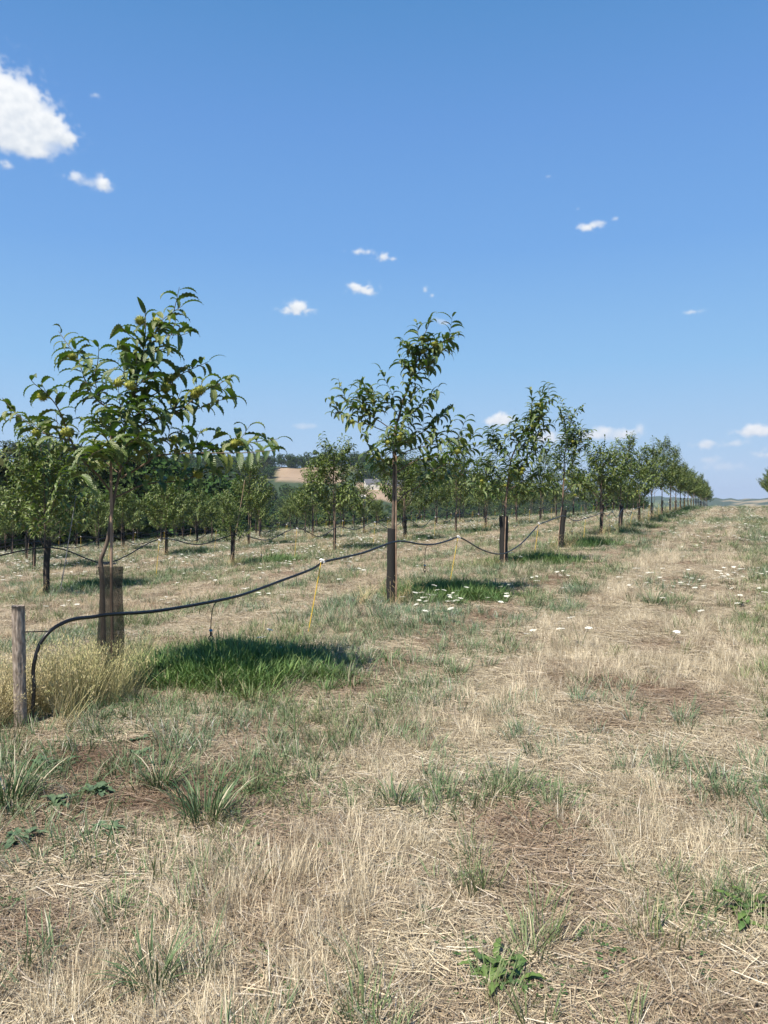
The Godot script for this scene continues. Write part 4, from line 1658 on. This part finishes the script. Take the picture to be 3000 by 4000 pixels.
func build_flowers() -> void:
	rng.seed = 606
	M.stem = mat(Color(0.09, 0.14, 0.05), 0.7)
	var kits := []
	for k in 5:
		kits.append(flower_mesh([1, 2, 3, 2, 1][k], [0.3, 0.34, 0.28, 0.24, 0.36][k], [0.036, 0.032, 0.03, 0.04, 0.034][k]))
	# plants near enough to tell apart
	var near := [[0.66, 10.45, 17, 0.42, "beside the second front tree"], [2.54, 12.5, 7, 0.5, "before the third front tree"], [4.54, 11.3, 5, 0.6, "by the right edge"], [3.99, 9.3, 3, 0.5, "low beside the track"], [-1.08, 7.3, 2, 0.25, "behind the lush grass patch"], [0.75, 9.0, 2, 0.3, "in front of the second tree"], [2.12, 7.75, 4, 0.35, "right of the lush patch"], [-2.5, 15.0, 7, 0.8, "between the first rows"], [-3.8, 17.5, 6, 0.8, "by the second row hose"]]
	for c: Array in near:
		var places := []
		for k in int(c[2]):
			places.append(Vector2(c[0] + rng.randfn() * c[3], c[1] + rng.randfn() * c[3] * 0.8))
		places.sort_custom(func(a: Vector2, b: Vector2) -> bool: return a.x / a.y < b.x / b.y)
		for k in places.size():
			var o := thing("wild_carrot", "white wildflower, %s from the left in the cluster %s" % [ORDER[k], c[4]], "flower", on_land(places[k].x, places[k].y), "white wildflowers %s" % c[4], rf(0, TAU))
			var kit: Array = kits[rng.randi() % 5]
			var s := rf(0.8, 1.15)
			o.scale = Vector3(s, s * rf(0.6, 1.0), s)
			part("stem", kit[0], o)
			part("flower_head", kit[1], o)
	# and the many farther off
	var lists := [[], [], [], [], []]
	for k in 17000:
		var z := sqrt(rf(11.0 * 11.0, 75.0 * 75.0))
		var x := rf(-1, 1) * (0.56 * z + 1.0)
		var w := -x * CS + z * SN
		var d := nb.get_noise_2d(x * 3.0 + 200.0, z * 3.0) + 0.5 * na.get_noise_2d(x * 8.0, z * 8.0 + 20.0)
		var edge := 0.15
		if w < 4.0:
			edge = 0.16 if absf(w - 0.3) < 1.6 else 0.4
		if d < edge or w > 48.0:
			continue
		var s := rf(0.8, 1.2) * (1.0 + z * 0.006)
		lists[k % 5].append([Transform3D(Basis(Vector3.UP, rf(0, TAU)).scaled(Vector3(s, s * rf(0.4, 0.8), s)), on_land(x, z)), Color(1, 1, 1)])
	var o := stuff("wildflowers", "white wildflowers scattered through the far grass between rows", "flowers")
	for k in 5:
		scatter("stems", kits[k][0], lists[k], o)
		scatter("flower_heads", kits[k][1], lists[k], o)
	var total := 0
	for l: Array in lists:
		total += l.size()
	print("far flowers ", total)

# ---------------------------------------------------------------- measures
const TREES := [
	{"x": -2.14, "z": 5.91, "r": 0.022, "trunk": [-0.02,0,0,-0.02,0.44,0,-0.03,0.93,0,-0.04,1.05,0,-0.02,1.11,0,0.02,1.23,0,0.04,1.39,0,0.06,1.50,0,0.07,1.55,0,0.09,1.65,0,0.12,1.77,0,0.13,1.96,0,0.18,2.17,0,0.24,2.41,0,0.28,2.60,0,0.31,2.78,0,0.31,2.98,0],
		"burrs": [-0.29,2.64,-0.20,0.29,2.33,0.45,0.36,2.32,0.40,0.32,2.86,0.05,0.40,2.88,-0.10,0.50,2.47,-0.15,0.52,2.35,0.10,0.80,2.32,0.20,0.75,2.30,0.14,0.54,1.98,-0.05,1.05,1.96,0,0.98,1.93,-0.02,0.71,1.72,-0.12,-0.11,2.00,0.35,-0.30,2.26,0.30,-0.48,2.03,0,1.04,1.94,0.10],
		"limbs": [
			[0.009, 0.3, [0.07,1.54,0,-0.04,1.71,0.04,-0.13,1.81,0.09,-0.21,1.97,0.14,-0.22,2.04,0.18,-0.23,2.12,0.23,-0.24,2.18,0.27,-0.27,2.25,0.32,-0.33,2.32,0.36,-0.36,2.35,0.40,-0.36,2.37,0.45]],
			[0.005, 0.15, [-0.21,1.97,0.15,-0.33,1.99,0.10,-0.47,2.04,0.04,-0.58,2.10,-0.01,-0.68,2.16,-0.07,-0.78,2.21,-0.12]],
			[0.007, 0.2, [0.18,2.13,0,0.04,2.22,-0.04,-0.06,2.27,-0.09,-0.14,2.34,-0.13,-0.22,2.47,-0.17,-0.29,2.64,-0.21,-0.40,2.78,-0.26,-0.48,2.88,-0.30]],
			[0.004, 0.1, [-0.06,2.27,-0.10,-0.10,2.45,-0.05,-0.06,2.55,0,-0.03,2.62,0.05,-0.01,2.67,0.10]],
			[0.004, 0.1, [0.30,2.68,0,0.25,2.74,0.03,0.21,2.77,0.05,0.17,2.81,0.08,0.15,2.83,0.10]],
			[0.004, 0.1, [0.31,2.72,0,0.36,2.83,-0.03,0.41,2.90,-0.06,0.45,2.95,-0.09,0.52,3.01,-0.12,0.56,3.05,-0.15]],
			[0.004, 0.1, [0.30,2.70,0,0.39,2.73,0.04,0.51,2.77,0.07,0.61,2.76,0.11,0.68,2.77,0.15]],
			[0.006, 0.1, [0.19,2.21,0,0.28,2.29,-0.04,0.41,2.37,-0.07,0.49,2.45,-0.11,0.55,2.51,-0.14,0.63,2.56,-0.18,0.70,2.60,-0.21,0.74,2.63,-0.25]],
			[0.006, 0.15, [0.16,2.05,0,0.38,2.13,0.02,0.59,2.21,0.04,0.65,2.25,0.06,0.73,2.31,0.07,0.81,2.36,0.09,0.89,2.39,0.11,0.97,2.43,0.13,1.01,2.44,0.15]],
			[0.004, 0.2, [0.39,2.13,0.05,0.58,2.20,-0.01,0.70,2.23,-0.07,0.80,2.29,-0.13,0.89,2.32,-0.19,0.93,2.34,-0.25]],
			[0.009, 0.35, [0.12,1.69,0,0.22,1.74,0.03,0.35,1.81,0.07,0.41,1.85,0.10,0.60,1.87,0.13,0.85,1.87,0.17,1.04,1.87,0.20,1.14,1.87,0.23,1.29,1.88,0.27,1.34,1.88,0.30]],
			[0.005, 0.1, [0.35,1.81,0.08,0.37,1.93,0.02,0.45,1.99,-0.03,0.55,2.03,-0.09,0.65,2.05,-0.15]],
			[0.005, 0.1, [0.60,1.87,0.12,0.75,1.88,0.08,0.92,1.92,0.05,0.98,1.93,0.01,1.09,1.96,-0.03,1.20,1.98,-0.06,1.32,2.00,-0.10]],
			[0.008, 0.3, [0.07,1.54,0,0.17,1.59,-0.03,0.27,1.64,-0.05,0.42,1.66,-0.08,0.53,1.67,-0.10,0.67,1.71,-0.12,0.74,1.74,-0.15,0.83,1.77,-0.18,0.94,1.80,-0.20]],
			[0.006, 0.15, [0.12,1.76,0,0.12,1.85,0.18,0.15,1.95,0.37,0.18,1.98,0.55]],
			[0.006, 0.15, [0.13,1.90,0,0.24,1.94,0.20,0.36,1.95,0.40,0.45,1.96,0.60]],
			[0.006, 0.15, [0.13,1.94,0,0.02,2.03,-0.17,-0.14,2.13,-0.33,-0.25,2.19,-0.50]],
			[0.005, 0.1, [0.16,2.05,0,0.20,2.14,0.25,0.31,2.20,0.50]],
			[0.005, 0.1, [0.18,2.13,0,0.37,2.18,0.25,0.52,2.17,0.50]],
			[0.005, 0.1, [0.21,2.29,0,0.31,2.38,0.17,0.48,2.41,0.35]],
			[0.005, 0.1, [0.24,2.41,0,0.30,2.55,-0.12,0.38,2.65,-0.25]],
			[0.005, 0.1, [0.24,2.41,0,0.19,2.48,0.15,0.20,2.49,0.30]],
			[0.004, 0.1, [0.27,2.54,0,0.17,2.65,-0.15,0.08,2.70,-0.30]],
			[0.004, 0.1, [0.28,2.60,0,0.40,2.64,0.10,0.53,2.64,0.20]],
			[0.005, 0.2, [0.12,1.76,0,0.17,1.91,-0.25,0.26,1.99,-0.50]],
			[0.005, 0.2, [0.11,1.72,0,-0.09,1.85,-0.17,-0.21,1.92,-0.35]],
			[0.004, 0.2, [-0.06,1.74,0.10,-0.06,1.69,0.25,-0.06,1.70,0.40]],
			[0.004, 0.1, [-0.11,1.80,0.12,0.04,1.85,0.36,0.20,1.87,0.60]]]},
	{"x": 0.11, "z": 10.84, "r": 0.030, "trunk": [0,0,0,0.01,0.58,0,0.02,1.12,0,0.03,1.66,0,0.03,2.09,0,0.06,2.51,0,0.10,2.64,0,0.13,2.77,0,0.16,2.89,0,0.22,3.01,0,0.27,3.19,0,0.32,3.35,0,0.41,3.53,0,0.44,3.66,0,0.46,3.79,0,0.51,3.92,0,0.55,4.01,0],
		"burrs": [0.42,3.73,0,0.47,3.69,0.05,0.59,3.63,0.10,0.43,3.53,0.10,-0.54,2.53,0.35,-0.52,2.81,0,-0.26,2.86,-0.10,-0.40,2.76,0.10,0.21,2.74,0,0.12,2.35,0.50,0.10,2.30,0.50,-0.06,2.23,0.55,0.89,2.13,0.30,0.71,1.80,-0.10,-0.18,2.05,0.20],
		"limbs": [
			[0.007, 0.1, [0.44,3.55,0,0.54,3.60,0.04,0.64,3.64,0.08,0.74,3.70,0.12,0.83,3.73,0.16,0.90,3.75,0.20]],
			[0.005, 0.1, [0.43,3.51,0,0.63,3.60,-0.10,0.75,3.61,-0.20,0.84,3.65,-0.30]],
			[0.005, 0.05, [0.40,3.45,0,0.30,3.52,-0.03,0.23,3.61,-0.07,0.17,3.64,-0.10]],
			[0.005, 0.05, [0.30,3.24,0,0.20,3.33,0.03,0.14,3.39,0.07,0.08,3.39,0.10]],
			[0.005, 0.2, [0.10,2.64,0,0,2.83,0.07,0.02,2.95,0.13,0.03,2.99,0.20]],
			[0.007, 0.15, [0.07,2.53,0,0.22,2.64,-0.03,0.44,2.82,-0.05,0.56,2.93,-0.08,0.63,2.96,-0.10]],
			[0.008, 0.25, [0.05,2.17,0,0.18,2.28,-0.05,0.32,2.37,-0.10,0.47,2.46,-0.15,0.59,2.56,-0.20,0.70,2.66,-0.25,0.79,2.72,-0.30]],
			[0.008, 0.35, [0.03,2.44,0,-0.15,2.57,0.02,-0.28,2.64,0.03,-0.38,2.74,0.05,-0.42,2.87,0.07,-0.43,2.96,0.08,-0.45,3.07,0.10]],
			[0.005, 0.1, [-0.28,2.64,0.05,-0.23,2.78,-0.07,-0.30,2.93,-0.18,-0.39,3.07,-0.30]],
			[0.008, 0.3, [0.03,2.40,0,-0.18,2.47,0.07,-0.35,2.53,0.13,-0.54,2.56,0.20,-0.63,2.63,0.27,-0.73,2.65,0.33,-0.79,2.65,0.40]],
			[0.005, 0.1, [-0.35,2.58,0.15,-0.46,2.74,0.09,-0.56,2.82,0.02,-0.66,2.90,-0.04,-0.73,2.93,-0.10]],
			[0.009, 0.3, [0.04,2.06,0,0.25,2.18,-0.04,0.58,2.26,-0.08,0.84,2.31,-0.12,1.06,2.40,-0.16,1.21,2.44,-0.20]],
			[0.009, 0.3, [0.04,1.84,0,0.33,2.03,0.06,0.59,2.06,0.12,0.93,2.14,0.18,1.09,2.18,0.24,1.19,2.23,0.30]],
			[0.01, 0.35, [0.04,1.41,0,0.21,1.58,-0.03,0.37,1.66,-0.06,0.72,1.79,-0.09,1.00,1.84,-0.12,1.17,1.90,-0.15]],
			[0.006, 0.1, [0.37,1.66,-0.05,0.54,1.84,0.10,0.74,1.97,0.25,0.93,1.96,0.40]],
			[0.007, 0.1, [0.02,1.91,0,-0.18,2.07,0.10,-0.29,2.13,0.20,-0.37,2.11,0.30]],
			[0.006, 0.1, [0.03,1.77,0,-0.15,1.92,-0.25,-0.26,2.05,-0.50]],
			[0.007, 0.2, [0.03,2.02,0,0.07,2.21,0.30,0.10,2.36,0.60]],
			[0.007, 0.2, [0.03,2.09,0,-0.04,2.21,0.30,-0.11,2.26,0.60]],
			[0.007, 0.2, [0.03,2.17,0,0.12,2.34,-0.35,0.28,2.33,-0.70]],
			[0.004, 0.1, [0.40,3.50,0,0.39,3.61,0.15,0.33,3.65,0.30]],
			[0.004, 0.1, [0.32,3.35,0,0.43,3.30,0.10,0.56,3.35,0.20]],
			[0.004, 0.1, [0.32,3.35,0,0.47,3.48,-0.12,0.55,3.54,-0.25]],
			[0.004, 0.1, [0.27,3.17,0,0.34,3.24,-0.05,0.40,3.33,-0.10]]]},
	{"x": 2.51, "z": 16.11, "r": 0.032, "trunk": [0,0,0,0.01,0.63,0,0.03,1.30,0,0.06,1.52,0,0.13,2.15,0,0.21,2.41,0,0.35,2.68,0,0.52,2.92,0,0.57,3.21,0,0.58,3.51,0,0.55,3.70,0],
		"burrs": [0.65,3.39,0,0.69,3.39,0.05,0.77,3.40,0,0.73,3.34,0.05,0.71,2.77,0.10,0,2.74,0.10,0.55,2.92,0.10,-0.08,1.69,0.60,0.31,2.03,0.40,-0.46,1.80,-0.10,0.30,1.96,0.30,0.75,2.51,-0.10],
		"limbs": [
			[0.006, 0.1, [0.55,3.09,0,0.75,3.27,-0.07,0.98,3.50,-0.13,1.12,3.58,-0.20]],
			[0.007, 0.2, [0.15,2.24,0,-0.06,2.50,0.07,-0.23,2.68,0.13,-0.18,2.81,0.20]],
			[0.006, 0.3, [0.12,2.10,0,-0.14,2.38,-0.10,-0.31,2.55,-0.20,-0.38,2.55,-0.30]],
			[0.006, 0.1, [0.28,2.56,0,0.19,2.76,0.10,0.18,2.90,0.20]],
			[0.007, 0.15, [0.35,2.68,0,0.67,2.77,0.07,0.85,2.94,0.13,0.99,3.02,0.20]],
			[0.008, 0.3, [0.12,2.08,0,0.59,2.35,-0.10,0.85,2.45,-0.20,1.07,2.51,-0.30]],
			[0.008, 0.2, [0.09,1.86,0,0.30,2.09,0.17,0.53,2.18,0.33,0.73,2.27,0.50]],
			[0.008, 0.25, [0.06,1.60,0,0.46,1.81,-0.07,0.72,1.91,-0.13,1.03,1.91,-0.20]],
			[0.008, 0.2, [0.04,1.41,0,0.32,1.54,0.07,0.62,1.59,0.13,0.89,1.61,0.20]],
			[0.007, 0.2, [0.06,1.70,0,-0.14,1.89,0.10,-0.36,2.07,0.20,-0.46,2.09,0.30]],
			[0.008, 0.2, [0.05,1.49,0,-0.22,1.76,-0.10,-0.45,1.96,-0.20,-0.65,1.98,-0.30]],
			[0.006, 0.2, [0.03,1.35,0,-0.31,1.52,0.20,-0.57,1.60,0.40]],
			[0.007, 0.2, [0.08,1.70,0,0.05,1.90,0.40,-0.04,2.04,0.80]],
			[0.007, 0.2, [0.08,1.70,0,0.29,1.93,-0.40,0.47,2.00,-0.80]],
			[0.005, 0.1, [0.44,2.83,0,0.35,3.00,-0.10,0.42,3.12,-0.20]],
			[0.005, 0.1, [0.54,3.04,0,0.67,3.08,0.15,0.70,3.14,0.30]],
			[0.005, 0.1, [0.52,2.92,0,0.73,3.00,-0.15,0.90,3.29,-0.30]],
			[0.005, 0.1, [0.22,2.43,0,0.41,2.49,0.15,0.49,2.64,0.30]]]},
	{"x": 4.91, "z": 21.37, "r": 0.034, "trunk": [0,0,0,0.04,0.82,0,0.06,1.37,0,0.08,2.01,0,0.11,2.66,0,0.17,3.17,0,0.07,3.62,0,-0.06,3.91,0],
		"burrs": [-0.02,3.67,0,0.06,3.65,0,0.22,3.63,0,0.52,2.96,0.10,0.28,2.96,0.10,0.40,1.75,0.30,0.28,1.49,0.40,0.03,1.91,0.30,0.78,3.06,0],
		"limbs": [
			[0.006, 0.1, [0.15,3.16,0,0.29,3.53,-0.10,0.44,3.84,-0.20]],
			[0.008, 0.2, [0.11,2.53,0,0.41,3.07,0.07,0.58,3.22,0.13,0.79,3.28,0.20]],
			[0.007, 0.2, [0.10,2.45,0,0.38,2.71,-0.13,0.78,2.90,-0.27,0.96,3.05,-0.40]],
			[0.006, 0.2, [0.09,2.24,0,-0.15,2.40,0.15,-0.28,2.58,0.30]],
			[0.006, 0.2, [0.08,1.96,0,0.27,2.30,0.20,0.32,2.57,0.40]],
			[0.008, 0.3, [0.07,1.74,0,0.65,1.89,-0.10,1.05,2.11,-0.20]],
			[0.008, 0.3, [0.07,1.60,0,0.35,1.77,0.30,0.69,1.83,0.60]],
			[0.007, 0.2, [0.07,1.74,0,-0.25,1.96,-0.15,-0.47,2.02,-0.30]],
			[0.006, 0.2, [0.07,1.53,0,-0.26,1.63,0.20,-0.51,1.65,0.40]],
			[0.006, 0.2, [0.09,2.10,0,0,2.26,-0.35,-0.03,2.20,-0.70]],
			[0.005, 0.1, [0.16,3.02,0,0.32,3.23,0.10,0.41,3.43,0.20]],
			[0.005, 0.1, [0.10,3.52,0,0.15,3.72,0.10,0.16,3.85,0.20]],
			[0.005, 0.1, [0.10,2.60,0,-0.04,2.80,0.15,-0.11,3.00,0.30]],
			[0.005, 0.1, [0.14,2.88,0,0.32,2.96,-0.15,0.57,2.90,-0.30]]]}]
const CLOUDS := [[-26.40,24.60,2.33,2.33,1.00], [-25.17,24.83,1.73,1.66,1.00], [-23.76,23.93,1.69,1.21,1.00], [-25.49,22.99,2.36,0.93,1.00], [-22.24,23.47,0.74,0.59,0.90], [-24.48,22.51,1.43,0.56,0.80], [-26.11,21.43,0.46,0.32,0.50], [-21.84,21.40,0.66,0.42,0.50], [-19.94,21.16,0.54,0.65,0.75], [-20.85,21.08,1.00,0.31,0.30], [-20.46,26.28,0.37,0.20,0.35], [-1.71,17.99,0.91,0.22,0.60], [-0.19,17.66,0.65,0.45,0.60], [0.67,17.54,0.30,0.14,0.50], [-1.52,15.39,1.18,0.42,0.95], [-2.19,15.68,0.49,0.28,0.70], [-6.49,13.94,1.24,0.48,1.00], [-6.34,14.25,0.66,0.35,0.80], [14.85,19.05,0.92,0.33,0.75], [15.56,19.24,0.53,0.19,0.45], [16.70,19.41,0.28,0.13,0.30], [14.10,20.28,0.25,0.11,0.25], [3.04,15.38,0.25,0.25,0.50], [3.57,15.02,0.15,0.14,0.35], [4.46,13.10,0.53,0.16,0.40], [3.99,13.32,0.42,0.18,0.35], [21.78,12.93,0.62,0.18,0.50], [12.06,22.44,0.36,0.09,0.20], [8.51,5.95,1.34,0.45,0.85], [8.69,6.28,0.71,0.41,0.85], [15.43,4.85,1.41,0.55,0.60], [15.96,5.11,0.67,0.45,0.60], [17.36,4.81,1.21,0.47,0.60], [18.39,5.14,0.38,0.43,0.40], [11.83,4.74,1.63,0.74,0.60], [25.90,4.70,1.45,0.41,0.90], [25.74,4.96,0.77,0.37,0.90], [22.57,3.92,0.89,0.35,0.55], [22.82,4.12,0.42,0.24,0.50], [24.65,4.01,0.94,0.28,0.35], [26.36,3.24,0.76,0.37,0.50], [23.06,2.98,0.80,0.28,0.30], [23.87,2.44,1.73,0.38,0.20], [1.14,1.43,0.76,0.27,0.30], [-5.70,5.67,1.13,0.22,0.20], [-6.07,5.61,0.75,0.26,0.25], [16.67,3.37,1.04,0.29,0.20]]
const GREEN := [[0.44,3.75,0.35,0.70], [0.12,3.69,0.25,0.70], [0.70,3.60,0.25,0.70], [0.09,4.73,0.35,0.50], [0.81,5.38,0.35,0.60], [-0.52,7.81,0.50,0.50], [-0.34,6.87,0.50,0.50], [-0.94,5.62,0.40,0.50], [-0.60,5.11,0.35,0.50], [-1.20,4.48,0.25,0.50], [-0.93,4.30,0.25,0.40], [-0.11,6.38,0.50,0.40], [3.62,10.34,0.50,0.80], [9.15,20.34,1.20,0.80], [18.41,39.50,3.00,0.90], [4.22,8.72,0.80,0.50], [-0.70,2.33,0.12,0.90], [-1.26,3.13,0.25,0.50], [-1.39,2.93,0.30,0.50], [-0.59,2.92,0.25,0.40], [0.69,3.43,0.20,0.60], [1.50,4.07,0.40,0.40], [0.36,2.38,0.12,0.70], [1.44,3.59,0.40,0.30], [-0.31,3.76,0.20,0.50], [0.49,7.29,0.50,0.40], [0.23,6.86,0.40,0.40]]
const BARE := [[-1.54,4.39,0.45,1.00], [-1.77,4.23,0.35,0.90], [-1.07,4.00,0.35,0.80], [-1.99,4.35,0.30,1.00], [-1.51,3.77,0.30,0.90], [-1.17,3.68,0.30,0.80], [-0.65,3.86,0.30,0.60], [-1.57,3.36,0.30,0.70], [-1.29,2.67,0.25,1.00], [0.39,2.95,0.35,0.40], [0.20,2.80,0.35,0.35], [0.55,2.80,0.25,0.45], [2.20,5.49,0.50,0.40], [1.58,5.25,0.40,0.40], [0.30,3.20,0.40,0.30], [-0.39,3.35,0.30,0.40], [0.61,2.26,0.30,0.40], [0.97,2.31,0.30,0.40]]
const STRAW := [[0.33,4.88,0.40,0.90], [0.71,4.72,0.30,0.70], [1.32,5.08,0.50,1.00], [1.89,6.82,0.70,0.90], [1.80,8.32,0.70,0.90], [3.61,10.83,1.00,0.90], [6.67,16.68,2.00,0.80], [0.94,4.32,0.30,0.90], [-0.78,2.92,0.35,0.90], [-0.47,2.83,0.35,0.90], [-0.56,2.59,0.35,0.80], [-0.21,3.12,0.30,0.80], [1.00,3.33,0.40,0.70], [0.13,2.58,0.30,0.80], [1.11,3.91,0.40,0.80], [-0.92,6.14,0.40,0.50], [-0.32,9.47,0.50,0.60], [-0.13,2.52,0.35,0.80], [-0.96,2.39,0.35,0.70], [1.73,4.71,0.50,0.60], [2.11,6.33,0.70,0.70], [3.21,8.76,0.80,0.80], [0.75,5.58,0.40,0.70]]
const HOSE := [-2.35, 0.12, -5.12, -2.34, 0.31, -5.13, -2.35, 0.42, -5.14, -2.34, 0.51, -5.15, -2.32, 0.60, -5.18, -2.28, 0.67, -5.22, -2.24, 0.71, -5.30, -2.19, 0.73, -5.42, -2.12, 0.72, -5.60, -2.05, 0.72, -5.72, -1.85, 0.68, -6.17, -1.60, 0.67, -6.71, -1.35, 0.68, -7.25, -1.06, 0.75, -7.90, -0.80, 0.82, -8.46, -0.68, 0.88, -8.74, -0.48, 0.90, -9.17, -0.24, 0.93, -9.69, 0.04, 1.00, -10.31, 0.18, 1.02, -10.61, 0.32, 1.00, -10.92, 0.54, 0.94, -11.40, 0.78, 0.91, -11.93, 1.05, 0.94, -12.51, 1.25, 0.97, -12.95, 1.46, 0.88, -13.42, 1.76, 0.71, -14.08, 2.10, 0.58, -14.81, 2.42, 0.53, -15.52, 2.76, 0.59, -16.26, 3.08, 0.70, -16.97, 3.43, 0.89, -17.74, 3.70, 1.04, -18.32, 4.03, 1.09, -19.05, 4.47, 1.16, -20.03, 4.83, 1.20, -20.80, 5.13, 1.15, -21.47, 5.59, 1.03, -22.47, 6.22, 1.07, -23.85, 7.10, 1.14, -25.78, 7.67, 1.23, -27.03, 8.11, 1.08, -28.00, 8.70, 1.20, -29.29, 9.22, 0.97, -30.44, 10.02, 1.33, -32.19, 10.80, 0.99, -33.90, 11.51, 1.26, -35.45]
const RODS := [[-0.85,0.10,-0.70,0.91,-8.60], [1.09,0.15,1.24,0.99,-12.85], [3.55,0.23,3.66,1.07,-18.19], [6.22,0.31,6.29,1.09,-24.00], [8.54,0.38,8.65,1.23,-29.13], [11.15,0.46,11.34,1.28,-34.95]]
const EMITTERS := [[-1.49,0.69,-1.57,0.30,-6.96], [0.66,0.92,0.62,0.51,-11.67], [3.03,0.68,2.97,0.16,-16.87], [5.51,1.04,5.45,0.64,-22.29]]
